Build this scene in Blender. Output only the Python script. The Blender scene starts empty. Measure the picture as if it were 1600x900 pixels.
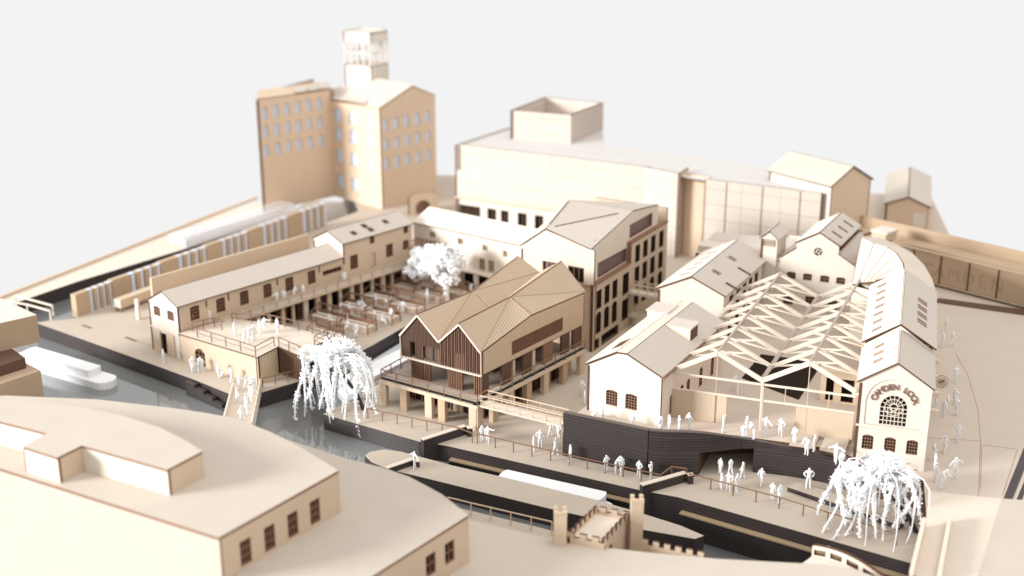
"""Laser-cut timber model of a canal lock and its market, photographed on a white table.
All design coordinates are in full-size metres; K brings them to the model's own 1:200 size."""
import bpy, bmesh, math, random
from mathutils import Vector, Matrix
from mathutils.geometry import tessellate_polygon

K = 0.005
SC = bpy.context.scene
COL = SC.collection
R = math.radians

# ------------------------------------------------------------------ camera, light, exposure
cam_d = bpy.data.cameras.new('camera')
cam = bpy.data.objects.new('camera', cam_d)
COL.objects.link(cam)
cam.location = (0, 0, 52 * K)
cam.rotation_euler = (R(90 - 18.85), 0, 0)
cam_d.sensor_width = 36
cam_d.lens = 36 * 2050 / 1600
cam_d.clip_start = 0.005
cam_d.clip_end = 200
cam_d.dof.use_dof = True
cam_d.dof.focus_distance = 116 * K
cam_d.dof.aperture_fstop = 10.2
cam_d.dof.aperture_blades = 0
SC.camera = cam

world = bpy.data.worlds.new('World')
SC.world = world
world.use_nodes = True
bg = world.node_tree.nodes['Background']
bg.inputs[0].default_value = (0.77, 0.77, 0.773, 1)   # plain white studio surround
bg.inputs[1].default_value = 1.0

def area(name, loc, target, size, watts, col):
    d = bpy.data.lights.new(name, 'AREA')
    d.shape = 'RECTANGLE'; d.size = size[0]; d.size_y = size[1]
    d.energy = watts; d.color = col
    o = bpy.data.objects.new(name, d); COL.objects.link(o)
    o.location = loc
    o.rotation_euler = (Vector(target) - Vector(loc)).to_track_quat('-Z', 'Y').to_euler()
    return o
# tall daylight window to the left of the model, and an unseen overhead fill added to brighten everything
area('window_light', (-2.95, -0.5, 0.90), (0.0, 0.62, 0.0), (1.0, 0.75), 178, (0.95, 0.98, 1.0))
area('overhead_fill', (0.6, -0.1, 2.6), (0.1, 0.65, 0.0), (2.4, 1.8), 30, (1.0, 0.975, 0.94))

SC.view_settings.view_transform = 'Standard'
SC.view_settings.look = 'None'
SC.view_settings.gamma = 1
SC.view_settings.use_curve_mapping = False
SC.view_settings.exposure = 0.22

# ------------------------------------------------------------------ materials
def _mat(name):
    m = bpy.data.materials.new(name); m.use_nodes = True
    nt = m.node_tree; b = nt.nodes['Principled BSDF']
    return m, nt, b
def _n(nt, t, **kw):
    n = nt.nodes.new(t)
    for k, v in kw.items(): setattr(n, k, v)
    return n
def _mix(nt, a, b, f, blend='MIX'):
    n = _n(nt, 'ShaderNodeMix', data_type='RGBA', blend_type=blend)
    for s, v in ((n.inputs[0], f), (n.inputs[6], a), (n.inputs[7], b)):
        if hasattr(v, 'is_linked') or hasattr(v, 'links'): nt.links.new(v, s)
        elif isinstance(v, (int, float)): s.default_value = v
        else: s.default_value = (*v, 1)
    return n.outputs[2]
def _math(nt, op, a, b=None):
    n = _n(nt, 'ShaderNodeMath', operation=op)
    for i, v in enumerate((a, b)):
        if v is None: continue
        if isinstance(v, (int, float)): n.inputs[i].default_value = v
        else: nt.links.new(v, n.inputs[i])
    return n.outputs[0]
def _mul(c, k): return tuple(min(1, x * k) for x in c)

def wood(name, col, grain=0.12, speck=0.06, stretch=(0.25, 3.0), stripe=None, stripe_axis=0, stripe_w=.12,
         stripe_col=None, panel=None, rough=.72, blotch=.06):
    """Sheet timber: grain along the panel's own u axis, mottling and fine speckle; optional scored board joints."""
    m, nt, b = _mat(name)
    uv = _n(nt, 'ShaderNodeUVMap').outputs[0]
    mp = _n(nt, 'ShaderNodeMapping'); nt.links.new(uv, mp.inputs[0])
    mp.inputs[3].default_value = (stretch[0], stretch[1], 1)
    oi = _n(nt, 'ShaderNodeObjectInfo')
    cmb = _n(nt, 'ShaderNodeCombineXYZ')
    nt.links.new(_math(nt, 'MULTIPLY', oi.outputs['Random'], 37.0), cmb.inputs[0]); nt.links.new(_math(nt, 'MULTIPLY', oi.outputs['Random'], 91.0), cmb.inputs[1])
    nt.links.new(cmb.outputs[0], mp.inputs[1])
    n1 = _n(nt, 'ShaderNodeTexNoise'); nt.links.new(mp.outputs[0], n1.inputs[0]); n1.inputs['Scale'].default_value = 2.2; n1.inputs['Detail'].default_value = 5
    n2 = _n(nt, 'ShaderNodeTexNoise'); nt.links.new(uv, n2.inputs[0]); n2.inputs['Scale'].default_value = 9; n2.inputs['Detail'].default_value = 3
    n3 = _n(nt, 'ShaderNodeTexNoise'); nt.links.new(uv, n3.inputs[0]); n3.inputs['Scale'].default_value = .35; n3.inputs['Detail'].default_value = 2
    c = _mix(nt, _mul(col, 1 - grain), _mul(col, 1 + grain), n1.outputs[0])
    c = _mix(nt, c, _mix(nt, _mul(col, 1 - speck * 2), _mul(col, 1 + speck * 2), n2.outputs[0]), .45)
    c = _mix(nt, c, _mix(nt, _mul(col, 1 - blotch * 3), _mul(col, 1 + blotch * 3), n3.outputs[0]), .35)
    # small tone difference from sheet to sheet
    c = _mix(nt, c, _mix(nt, _mul(col, .88), _mul(col, 1.1), oi.outputs['Random']), .35)
    if stripe:
        sx = _n(nt, 'ShaderNodeSeparateXYZ'); nt.links.new(uv, sx.inputs[0])
        fr = _math(nt, 'FRACT', _math(nt, 'DIVIDE', sx.outputs[stripe_axis], stripe))
        line = _math(nt, 'LESS_THAN', fr, stripe_w)
        c = _mix(nt, c, stripe_col or _mul(col, .55), _math(nt, 'MULTIPLY', line, .8))
    if panel:
        bt = _n(nt, 'ShaderNodeTexBrick'); nt.links.new(uv, bt.inputs[0])
        bt.inputs['Color1'].default_value = (1, 1, 1, 1); bt.inputs['Color2'].default_value = (.97, .965, .96, 1); bt.inputs['Mortar'].default_value = (.66, .57, .49, 1)
        bt.inputs['Scale'].default_value = 1; bt.inputs['Brick Width'].default_value = panel[0]; bt.inputs['Row Height'].default_value = panel[1]
        bt.inputs['Mortar Size'].default_value = .035; bt.offset = 0
        c = _mix(nt, c, bt.outputs[0], 1.0, 'MULTIPLY')
    nt.links.new(c, b.inputs['Base Color'])
    b.inputs['Roughness'].default_value = rough
    b.inputs['Specular IOR Level'].default_value = .25
    bp = _n(nt, 'ShaderNodeBump'); bp.inputs['Strength'].default_value = .12; bp.inputs['Distance'].default_value = .0002
    nt.links.new(n2.outputs[0], bp.inputs['Height']); nt.links.new(bp.outputs[0], b.inputs['Normal'])
    return m

def plain(name, col, rough=.5, spec=.3, noise=0.0, scale=3.0, **kw):
    m, nt, b = _mat(name)
    b.inputs['Base Color'].default_value = (*col, 1); b.inputs['Roughness'].default_value = rough
    b.inputs['Specular IOR Level'].default_value = spec
    if noise:
        tc = _n(nt, 'ShaderNodeTexCoord'); n1 = _n(nt, 'ShaderNodeTexNoise'); nt.links.new(tc.outputs['Object'], n1.inputs[0])
        n1.inputs['Scale'].default_value = scale / K; n1.inputs['Detail'].default_value = 4
        nt.links.new(_mix(nt, _mul(col, 1 - noise), _mul(col, 1 + noise), n1.outputs[0]), b.inputs['Base Color'])
    for k, v in kw.items(): b.inputs[k].default_value = v
    return m

PLY = wood('birch_ply', (.66, .565, .465), grain=.07, stretch=(.2, 2.6))
PLYV = wood('birch_ply_scored', (.66, .56, .455), grain=.07, stripe=.42, stripe_w=.09)
TAN = wood('tan_ply', (.59, .455, .33), grain=.10)
TANV = wood('tan_ply_scored', (.56, .42, .295), grain=.10, stripe=.3, stripe_w=.2, stripe_col=(.26, .165, .095))
ROOFB = wood('roof_boards', (.53, .41, .295), grain=.10, stripe=.3, stripe_w=.22, stripe_col=(.22, .14, .085))
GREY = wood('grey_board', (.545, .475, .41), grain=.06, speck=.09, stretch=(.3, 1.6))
BEIGE = wood('beige_board', (.505, .435, .362), grain=.07, speck=.08, stretch=(.25, 1.6), blotch=.09)
MDF = wood('ground_board', (.465, .39, .315), grain=.06, speck=.14, stretch=(.5, 1), blotch=.08)
MDFD = wood('raw_fibreboard', (.46, .335, .225), grain=.06, speck=.16, stretch=(1, 1))
WARM = wood('warm_ply', (.66, .50, .36), grain=.06)
TERR = wood('terrace_board', (.545, .455, .375), grain=.06, speck=.12, stretch=(.4, 1), blotch=.08)
PANEL = wood('panelled_ply', (.57, .495, .425), grain=.05, panel=(5.0, 2.0))
FACE = wood('face_ply', (.67, .59, .505), grain=.085, speck=.06, stretch=(.12, 1.6), blotch=.07)
EDGE = wood('burnt_edge', (.105, .052, .031), grain=.25, rough=.8)
BROWN = wood('stained_slat', (.115, .064, .043), grain=.2, rough=.7)
RAIL = wood('rail_brown', (.23, .125, .078), grain=.2)
BATTEN = wood('batten_ply', (.68, .585, .48), grain=.05)
BLACK = wood('black_card', (.042, .034, .033), grain=.35, speck=.25, stretch=(.3, 6), stripe=.26, stripe_axis=1, stripe_w=.14, stripe_col=(.10, .078, .068), rough=.42)
INK = plain('dark_interior', (.022, .014, .010), .8, .1)  # painted interior shade, for sheets behind windows and shopfronts
LEDGE = wood('ledge_ply', (.36, .26, .155), grain=.3, stretch=(.15, 3))
WHITE = plain('white_resin', (.80, .80, .80), .5, .3, noise=.03, scale=2)
FOAM = plain('white_flock', (.93, .93, .935), .85, .1, noise=.03, scale=5)
PALE = plain('pale_see_through', (.80, .83, .90), .4, .4)  # pale tone painting the brightness seen through the mill windows
SPACER = plain('acrylic_spacer_blue', (.60, .64, .74), .25, .5)
WIRE = plain('black_wire', (.03, .03, .03), .5, .4)
MOSS = plain('dark_flock', (.025, .022, .018), .9, .1, noise=.5, scale=4)
def _water():
    m, nt, b = _mat('canal_acrylic')
    b.inputs['Base Color'].default_value = (.165, .168, .163, 1); b.inputs['Roughness'].default_value = .045; b.inputs['IOR'].default_value = 2.0
    tc = _n(nt, 'ShaderNodeTexCoord'); n1 = _n(nt, 'ShaderNodeTexNoise'); nt.links.new(tc.outputs['Object'], n1.inputs[0])
    n1.inputs['Scale'].default_value = 60; n1.inputs['Detail'].default_value = 2
    bp = _n(nt, 'ShaderNodeBump'); bp.inputs['Strength'].default_value = .05; bp.inputs['Distance'].default_value = .0004
    nt.links.new(n1.outputs[0], bp.inputs['Height']); nt.links.new(bp.outputs[0], b.inputs['Normal'])
    return m
WATER = _water()
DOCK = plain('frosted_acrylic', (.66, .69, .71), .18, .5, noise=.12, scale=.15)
ACRYL = plain('clear_acrylic', (.93, .95, 1.0), .12, .5, **{'Transmission Weight': .85, 'IOR': 1.2})
TABLE = plain('white_table', (.80, .80, .81), .9, .0)

# ------------------------------------------------------------------ mesh building
def V3(*a): return Vector(a)
def v2(p): return Vector((p[0], p[1]))
class MB:
    """Collects faces with material slots and uv; slot 0 = sheet face, slot 1 = cut edge."""
    def __init__(s): s.v = []; s.f = []; s.m = []; s.uv = []
    def face(s, pts, mat=0, uv=None):
        b = len(s.v); s.v += [tuple(p) for p in pts]
        s.f.append(tuple(range(b, b + len(pts)))); s.m.append(mat)
        s.uv.append(uv or [(0, 0)] * len(pts))
    def plate(s, O, U, Vv, N, t, outer, holes=(), m0=0, m1=1):
        """Flat sheet cut from an outline (with holes) in the plane O,U,Vv, thickness t along N."""
        O, U, Vv, N = Vector(O), Vector(U), Vector(Vv), Vector(N)
        loops = [list(outer)] + [list(h) for h in holes]
        flat = [p for l in loops for p in l]
        tris = tessellate_polygon([[Vector((p[0], p[1], 0)) for p in l] for l in loops])
        def at(p, n): return O + U * p[0] + Vv * p[1] + N * n
        right = U.cross(Vv).dot(N) > 0
        for a, b, c in tris:
            A, B, C = flat[a], flat[b], flat[c]
            cr = (B[0] - A[0]) * (C[1] - A[1]) - (B[1] - A[1]) * (C[0] - A[0])
            if abs(cr) < 1e-9: continue
            if cr < 0: B, C = C, B
            f0, f1 = [at(q, 0) for q in (A, C, B)], [at(q, t) for q in (A, B, C)]
            u0, u1 = [tuple(q) for q in (A, C, B)], [tuple(q) for q in (A, B, C)]
            if not right: f0.reverse(); f1.reverse(); u0.reverse(); u1.reverse()
            s.face(f0, m0, u0); s.face(f1, m0, u1)
        for li, l in enumerate(loops):
            ar = sum(l[i][0] * l[(i + 1) % len(l)][1] - l[(i + 1) % len(l)][0] * l[i][1] for i in range(len(l)))
            d = 0.0
            for i in range(len(l)):
                A, B = l[i], l[(i + 1) % len(l)]
                w = math.hypot(B[0] - A[0], B[1] - A[1])
                q = [at(A, 0), at(B, 0), at(B, t), at(A, t)]
                uv = [(d, 0), (d + w, 0), (d + w, t), (d, t)]
                if ((ar > 0) == (li == 0)) != right: q.reverse(); uv.reverse()
                s.face(q, m1, uv); d += w
        return s
    def slab(s, pts, t, m0=0, m1=1, u=None):
        """Planar 3D polygon thickened upwards along its normal; uv u runs level, v up the slope."""
        P = [Vector(p) for p in pts]
        n = Vector((0, 0, 0))
        for i in range(len(P)): n += (P[i] - P[0]).cross(P[(i + 1) % len(P)] - P[0])
        n.normalize()
        if n.z < 0: P.reverse(); n = -n
        if u is None: u = Vector((0, 0, 1)).cross(n)
        u = Vector(u)
        if u.length < 1e-4: u = Vector((1, 0, 0))
        u = (u - n * u.dot(n)).normalized(); w = n.cross(u)
        o = P[0]
        s.plate(o, u, w, n, t, [((p - o).dot(u), (p - o).dot(w)) for p in P], (), m0, m1)
        return s
    def box(s, O, U, Vv, N, a, b, c, m0=0, m1=None):
        """Box from corner O with edges U*a, Vv*b, N*c."""
        m1 = m0 if m1 is None else m1
        return s.plate(O, U, Vv, N, c, [(0, 0), (a, 0), (a, b), (0, b)], (), m0, m1)
    def bar(s, p, q, w, h, m=0, up=(0, 0, 1), mend=None):
        p, q = Vector(p), Vector(q); d = (q - p); L = d.length; d.normalize()
        up = Vector(up)
        if abs(d.dot(up)) > .98: up = Vector((1, 0, 0)) if abs(d.x) < .9 else Vector((0, 1, 0))
        x = d.cross(up).normalized(); y = x.cross(d).normalized()
        c = [x * (i * w / 2) + y * (j * h / 2) for i, j in ((-1, -1), (1, -1), (1, 1), (-1, 1))]
        for i in range(4):
            a, b = c[i], c[(i + 1) % 4]
            s.face([p + b, p + a, q + a, q + b], m, [(0, .3 * i + .3), (0, .3 * i), (L, .3 * i), (L, .3 * i + .3)])
        mend = m if mend is None else mend
        s.face([p + k for k in c], mend); s.face([q + k for k in reversed(c)], mend)
        return s
    def tube(s, pts, rad, seg=6, m=0):
        P = [Vector(p) for p in pts]; rings = []
        for i, p in enumerate(P):
            d = (P[min(i + 1, len(P) - 1)] - P[max(i - 1, 0)]).normalized()
            x = d.cross(Vector((.3, .9, .31))).normalized(); y = d.cross(x)
            r = rad[i] if hasattr(rad, '__len__') else rad
            rings.append([p + (x * math.cos(2 * math.pi * k / seg) + y * math.sin(2 * math.pi * k / seg)) * r for k in range(seg)])
        for a, b in zip(rings, rings[1:]):
            for k in range(seg): s.face([a[k], a[(k + 1) % seg], b[(k + 1) % seg], b[k]], m)
        s.face(list(reversed(rings[0])), m); s.face(rings[-1], m)
        return s
    def disc(s, C, U, Vv, N, r, t, n=24, r0=0, m0=0, m1=1):
        o = [(r * math.cos(2 * math.pi * k / n), r * math.sin(2 * math.pi * k / n)) for k in range(n)]
        h = [[(r0 * math.cos(2 * math.pi * k / n), r0 * math.sin(2 * math.pi * k / n)) for k in range(n)]] if r0 else []
        return s.plate(C, U, Vv, N, t, o, h, m0, m1)

ROOTLOC = {}
def tag(o, label, cat=None, group=None, kind=None):
    if label: o['label'] = label
    if cat: o['category'] = cat
    if group: o['group'] = group
    if kind: o['kind'] = kind
    return o
def thing(name, label, cat, loc, group=None):
    o = bpy.data.objects.new(name, None); COL.objects.link(o)
    loc = Vector((loc[0], loc[1], loc[2] if len(loc) > 2 else 0))
    o.location = loc * K; o.empty_display_size = .01
    ROOTLOC[o.name] = loc
    return tag(o, label, cat, group)
def off_of(o):
    while o.parent: o = o.parent
    return ROOTLOC.get(o.name, Vector((0, 0, 0)))
def obj(name, mb, mats, parent=None, smooth=False):
    off = off_of(parent) if parent else Vector((0, 0, 0))
    me = bpy.data.meshes.new(name)
    me.from_pydata([((x - off.x) * K, (y - off.y) * K, (z - off.z) * K) for x, y, z in mb.v], [], mb.f)
    if not isinstance(mats, (list, tuple)): mats = [mats]
    for m in mats: me.materials.append(m)
    me.polygons.foreach_set('material_index', [min(i, len(mats) - 1) for i in mb.m])
    uvl = me.uv_layers.new(name='UVMap')
    uvl.data.foreach_set('uv', [c for f in mb.uv for p in f for c in p])
    if smooth: me.polygons.foreach_set('use_smooth', [True] * len(me.polygons))
    me.update()
    o = bpy.data.objects.new(name, me); COL.objects.link(o)
    if parent: o.parent = parent
    return o
def struct(name, mb, mats):
    o = obj(name, mb, mats); o['kind'] = 'structure'; return o
def solo(name, mb, mats, label, cat, loc, group=None, smooth=False):
    """A thing that is a single mesh, with its origin at its base."""
    loc = Vector((loc[0], loc[1], loc[2] if len(loc) > 2 else 0))
    m2 = MB(); m2.f, m2.m, m2.uv = mb.f, mb.m, mb.uv
    m2.v = [(x - loc.x, y - loc.y, z - loc.z) for x, y, z in mb.v]
    o = obj(name, m2, mats, None, smooth); o.location = loc * K
    return tag(o, label, cat, group)

def frame(A, B):
    """A,B = left and right end of a wall seen from outside; returns O,U,up,inward,length."""
    A, B = v2(A), v2(B); L = (B - A).length; U = (B - A) / L
    return V3(A.x, A.y, 0), V3(U.x, U.y, 0), V3(0, 0, 1), V3(-U.y, U.x, 0), L
def at(A, B, s, z, n=0.0):
    O, U, Z, N, L = frame(A, B); return O + U * s + Z * z + N * n
def arc_top(s, z, w, h, rise, n=8):
    """Opening with an arched head; rise = w/2 is a half circle."""
    pts = [(s, z), (s + w, z), (s + w, z + h - rise)]
    if rise > 0:
        r = (w * w / 4 + rise * rise) / (2 * rise); cy = z + h - r
        a0 = math.asin(min(1, (w / 2) / r))
        if rise > r: a0 = math.pi - a0
        for k in range(1, n):
            a = a0 - 2 * a0 * k / n
            pts.append((s + w / 2 + r * math.sin(a), cy + r * math.cos(a)))
    pts.append((s, z + h - rise))
    return pts
def window(th, A, B, w, pane=None, bar_m=None, name='window', t=.25, group=None):
    """w=(s,z,width,height,rise,nx,ny): cut-out bars set in the wall with a pane behind."""
    s, z, ww, hh, rise, nx, ny = w
    O, U, Z, N, L = frame(A, B)
    mb = MB(); bw = min(.075, ww / (nx + 1) / 3.2)
    for i in range(0, nx + 1):
        x = s + bw / 2 + (ww - bw) * i / nx
        top = z + hh
        if rise > 0:
            r = (ww * ww / 4 + rise * rise) / (2 * rise); dx = x - s - ww / 2
            top = z + hh - r + math.sqrt(max(0, r * r - dx * dx))
        if top - z > .05: mb.box(O + U * (x - bw / 2) + Z * (z + .003) + N * .07, U, Z, N, bw, top - z - .012, .08)
    for j in range(0, ny + 1):
        y = z + .004 + (hh - rise * .55 - bw) * j / ny
        inset = .012
        mb.box(O + U * (s + inset) + Z * y + N * .074, U, Z, N, ww - 2 * inset, bw, .07)
    o = obj(name, mb, [bar_m or RAIL], th)
    pm = MB().plate(O + N * (t + .03), U, Z, N, .04, [(s - .1, z - .1), (s + ww + .1, z - .1), (s + ww + .1, z + hh + .08), (s - .1, z + hh + .08)])
    obj('pane', pm, [pane or INK], o)  # near-black by default, so the unlit inside is painted on
    return o
def wall(th, A, B, z0=0, z1=None, outline=None, wins=(), holes=(), t=.25, mats=None, name='wall', pane=None, bar_m=None, inset=0.0):
    O, U, Z, N, L = frame(A, B)
    out = outline or [(0, z0), (L, z0), (L, z1), (0, z1)]
    out = [(.012 if abs(p[0]) < 1e-3 else L + .016 if abs(p[0] - L) < .02 else p[0], p[1]) for p in out]
    hs = [arc_top(*w[:5]) for w in wins] + [list(h) for h in holes]
    o = obj(name, MB().plate(O + N * inset, U, Z, N, t, out, hs), mats or [PLY, EDGE], th)
    for w in wins:
        if w[5]: window(th, A, B, w, pane, bar_m, t=t + inset)
    return o
def roof(th, pts, t=.16, mats=None, name='roof_panel', u=None, parent=None):
    return obj(name, MB().slab(pts, t, u=u), mats or [GREY, EDGE], parent or th)
def railing(label, pts, h=1.0, step=1.9, post=.09, cat='railing', group=None, mid=True, mat=None, name='railing', rail=.09):
    """Posts and rails along a polyline of 3D points: one thing, each post and rail a part."""
    th = thing(name, label, cat, pts[0], group); m = mat or RAIL
    for a, b in zip(pts, pts[1:]):
        a, b = Vector(a), Vector(b); n = max(1, round((b - a).length / step))
        for i in range(n + (1 if b == Vector(pts[-1]) else 0)):
            p = a.lerp(b, i / n); obj('post', MB().bar(p, p + V3(0, 0, h), post, post), [m], th)
        up = V3(0, 0, h + rail * .3)
        obj('rail', MB().bar(a + up, b + up, rail, rail * .8), [m], th)
        if mid:
            up = V3(0, 0, h * .5); obj('rail', MB().bar(a + up, b + up, rail * .5, rail * .5), [m], th)
    return th
def P3(p, z): return (p[0], p[1], z)
def lerp(a, b, t): return tuple(x + (y - x) * t for x, y in zip(a, b))
def shift(p, d, k=1.0): return (p[0] + d[0] * k, p[1] + d[1] * k)
def ang(a): return (math.cos(R(a)), math.sin(R(a)))

# ------------------------------------------------------------------ the setting
def sheet(name, poly, ztop, zbot, mats):
    mb = MB().plate((0, 0, zbot), (1, 0, 0), (0, 1, 0), (0, 0, 1), ztop - zbot, poly)
    return struct(name, mb, mats)
BANK_OUT = [(-63.78, 142.90), (-61.15, 147.82), (-43.22, 185.75), (-38.92, 194.08)]
sheet('base_board', [(-95, 60), (75, 60), (75, 131), (60, 160), (64, 188), (46, 190), (40, 207), (-34, 212), BANK_OUT[3], BANK_OUT[2], BANK_OUT[1], BANK_OUT[0], (-95, 112)], -5.02, -6.3, [MDF, EDGE])
INLET_L = [(-27.00, 118.92), (-24.83, 120.19), (-21.0, 123.5), (-15.2, 133.0), (-12.0, 139.0)]
INLET_R = [(-6.2, 134.5), (-11.4, 126.0), (-15.2, 119.2), (-18.07, 114.96)]
LOCK_EDGE = [(-8.48, 108.89), (-5.80, 107.95), (10.82, 99.41), (13.91, 98.16), (30.58, 87.40)]
GROUND = [(-54.30, 140.13), (-50.17, 141.61), (-27.02, 180.66), (-22.74, 187.51), (-28, 211), (40, 205), (46, 188), (62, 186), (57.5, 160), (72, 132), (72, 80), (31.5, 84)] + LOCK_EDGE[::-1] + INLET_R[::-1] + INLET_L[::-1] + [(-32.63, 123.63), (-37.53, 127.42)]
sheet('ground', GROUND, 0, -5, [MDF, BLACK])
sheet('outer_bank', BANK_OUT[:3] + [(-38.51, 191.84), (-30.06, 185.75), (-37.45, 177.73), (-43.14, 169.14), (-54.00, 154.28), (-58.82, 146.45), (-63.02, 140.97)], 0.15, -5, [PLY, BLACK])
_k = MB()
for _a, _b in zip(BANK_OUT[:3], BANK_OUT[1:]): _k.bar(P3(_a, .3), P3(_b, .3), .35, .3)
struct('bank_kerb', _k, [TAN])
ISL = [(-13.14, 105.99), (-12.76, 106.77), (-11.55, 107.29), (-9.89, 106.77), (-5.29, 104.09), (-0.88, 101.89), (6.41, 98.04), (9.96, 95.83), (13.49, 93.39), (15.17, 91.76), (14.39, 91.26), (10.26, 92.78), (3.16, 96.16), (-8.64, 102.25), (-10.85, 103.35), (-12.44, 104.72)]
sheet('lock_island', ISL, 0, -5, [MDF, BLACK])
SOUTH = [(-95, 62), (-95, 118), (-44, 111), (-24, 104), (-13, 98.5), (-5.83, 97.04), (2.55, 92.88), (5.28, 91.16), (9.92, 89.68), (14.68, 88.25), (23.31, 85.31), (21, 70), (21, 62)]
sheet('towpath', SOUTH, 0, -5, [MDF, BLACK])
_w = MB(); _w.face([(-95, 62, -1.6), (13, 62, -1.6), (13, 93, -1.6), (-9.2, 102.3, -1.6), (-4.9, 109, -1.6), (-4.9, 178, -1.6), (-30, 182, -1.6), (*lerp(BANK_OUT[1], BANK_OUT[2], .9), -1.6), (*shift(BANK_OUT[1], (.5, -.3)), -1.6), (*shift(BANK_OUT[0], (.5, -.3)), -1.6), (-95, 113, -1.6)]); struct('canal_water', _w, [WATER])
_w = MB(); _w.face([(-4.6, 109, -3.6), (-8.9, 102.5, -3.6), (13.2, 93, -3.6), (13.2, 62, -3.6), (60, 62, -3.6), (60, 109, -3.6)]); struct('lock_water', _w, [WATER])
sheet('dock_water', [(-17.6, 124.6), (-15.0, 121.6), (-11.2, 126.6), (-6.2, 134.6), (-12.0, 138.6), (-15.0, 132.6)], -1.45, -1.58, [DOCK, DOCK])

T = 3.0
WALLP = [(4.5, 106.0), (11.6, 102.2), (16.1, 101.9), (20.9, 102.7), (26.8, 100.7), (28.9, 98.6)]
STREET = [(33.36, 95.67), (31.41, 88.10), (28.02, 80.39), (30.3, 70)]
TERR_TOP = [shift(p, (0.16, .6)) for p in WALLP] + STREET + [(71.5, 70), (71.5, 131), (56.5, 160), (61, 185.5), (47, 187), (43, 172), (31, 152), (19.6, 140), (13.4, 121), (6.5, 109.6)]
TERR_BOT = [shift(p, (0.16, .6)) for p in WALLP[:3]] + [(17.6, 106.2), (22.3, 106.6)] + [shift(p, (0.16, .6)) for p in WALLP[3:]] + TERR_TOP[len(WALLP):]
sheet('terrace', TERR_BOT, T - .4, .004, [MDF, EDGE])
sheet('terrace_deck', TERR_TOP, T, T - .396, [TERR, EDGE])
# street ply sheet over the canal bridge, road strips and scored paving lines
sheet('street', [(33.01, 93.46), (31.25, 87.91), (28.28, 80.98), (31.2, 72), (60, 72), (44.73, 90.92), (39.14, 91.96)], T + .06, T + .004, [PLY, EDGE])
sheet('side_street', [(32.80, 80.65), (40, 72), (64, 72), (44.81, 91.15), (38.43, 91.99)], T + .14, T + .064, [BEIGE, EDGE])
for i, q in enumerate([[(38.65, 92.28), (39.32, 92.18), (46.34, 104.93), (45.55, 104.93)], [(39.58, 92.07), (39.94, 91.96), (45.94, 102.60), (45.56, 102.60)]]):
    sheet('road_strip', q, T + .05, T + .004, [BLACK, EDGE])
sheet('kerb_shadow', [(47.42, 138.43), (55.76, 134.25), (62.52, 130.48), (63.19, 132.05), (56.37, 135.89), (48.10, 139.73)], T + .12, T + .004, [BROWN, EDGE])  # flat brown strip that paints a kerb's shadow
def scored(pts, z, w=.035):
    mb = MB()
    for a, b in zip(pts, pts[1:]): mb.bar(P3(a, z), P3(b, z), w, .012)
    struct('paving_joint', mb, [RAIL])
scored([(35.82, 103.37), (40.37, 102.73), (35.90, 90.10)], T + .006)
scored([(44.74, 123.32), (44.16, 117.61), (42.36, 109.31), (40.37, 102.73)], T + .006)
scored([(40.09, 101.60), (37.38, 93.89)], T + .006)
scored([(40.11, 101.97), (42.97, 101.10), (38.70, 92.71)], T + .006)
scored([(-48.72, 139.30), (-47.32, 138.27)], .012, .35); scored([(-42.72, 135.46), (-41.20, 134.28)], .012, .4); scored([(-41.20, 134.28), (-38.91, 132.74)], .006)

def band(L, ta, tb, z0, z1):
    """Part of a wall (length L, tops ta..tb) between z0 and z1 as an outline."""
    def top(s): return ta + (tb - ta) * s / L
    xs = [0, L]
    for z in (z0, z1):
        if (ta - z) * (tb - z) < 0: xs.append(L * (ta - z) / (ta - tb))
    xs = sorted(xs); up = [(x, min(z1, top(x))) for x in xs if top(x) > z0 - 1e-6]
    if len(up) < 2 or max(u[1] for u in up) - z0 < .02: return None
    return [(up[0][0], z0), (up[-1][0], z0)] + [u for u in reversed(up) if u[1] > z0 + 1e-4]
LAYER = wood('card_edge', (.12, .095, .082), grain=.3)
def laminated(label, segs, dz=.37, t=.5):
    """Wall of stacked black card: every layer a part."""
    th = thing('retaining_wall', label, 'wall', segs[0][0])
    off = {}
    rnd = random.Random(4)
    for (A, B, ta, tb, zmin) in segs:
        O, U, Z, N, L = frame(A, B); z = zmin
        while z < max(ta, tb):
            o = band(L, ta, tb, z, z + dz)
            if o: obj('layer', MB().plate(O + N * off.setdefault(round((z - 0) / .01), rnd.uniform(0, .12)), U, Z, N, t, o), [BLACK, LAYER], th)
            z += dz
    return th
laminated('straight black laminated card wall below the white gable with two arched windows', [(WALLP[0], WALLP[1], 4.18, 4.25, 0)])
P1 = shift(WALLP[1], (.1, -.05))
def curve(P, n):
    """Catmull-Rom through (x, y, top) points."""
    out = []
    for i in range(1, len(P) - 2):
        for k in range(n):
            t = k / n; out.append(tuple(.5 * (2 * b + (c - a) * t + (2 * a - 5 * b + 4 * c - d) * t * t + (3 * b - a - 3 * c + d) * t ** 3) for a, b, c, d in zip(*P[i - 1:i + 3])))
    return out + [P[-2]]
CW = [(6, 104.5, 4.2), (*P1, 4.25), (*WALLP[2], 4.1), (*WALLP[3], 3.0), (*WALLP[4], 2.45), (*WALLP[5], 1.9), (31, 96, 1.4)]
CV = curve(CW, 5)
laminated('curved black laminated card wall with an opening below the timber hall',
          [(p[:2], q[:2], p[2], q[2], 2.22 if 5 <= i < 10 else 0) for i, (p, q) in enumerate(zip(CV, CV[1:]))])

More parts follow.
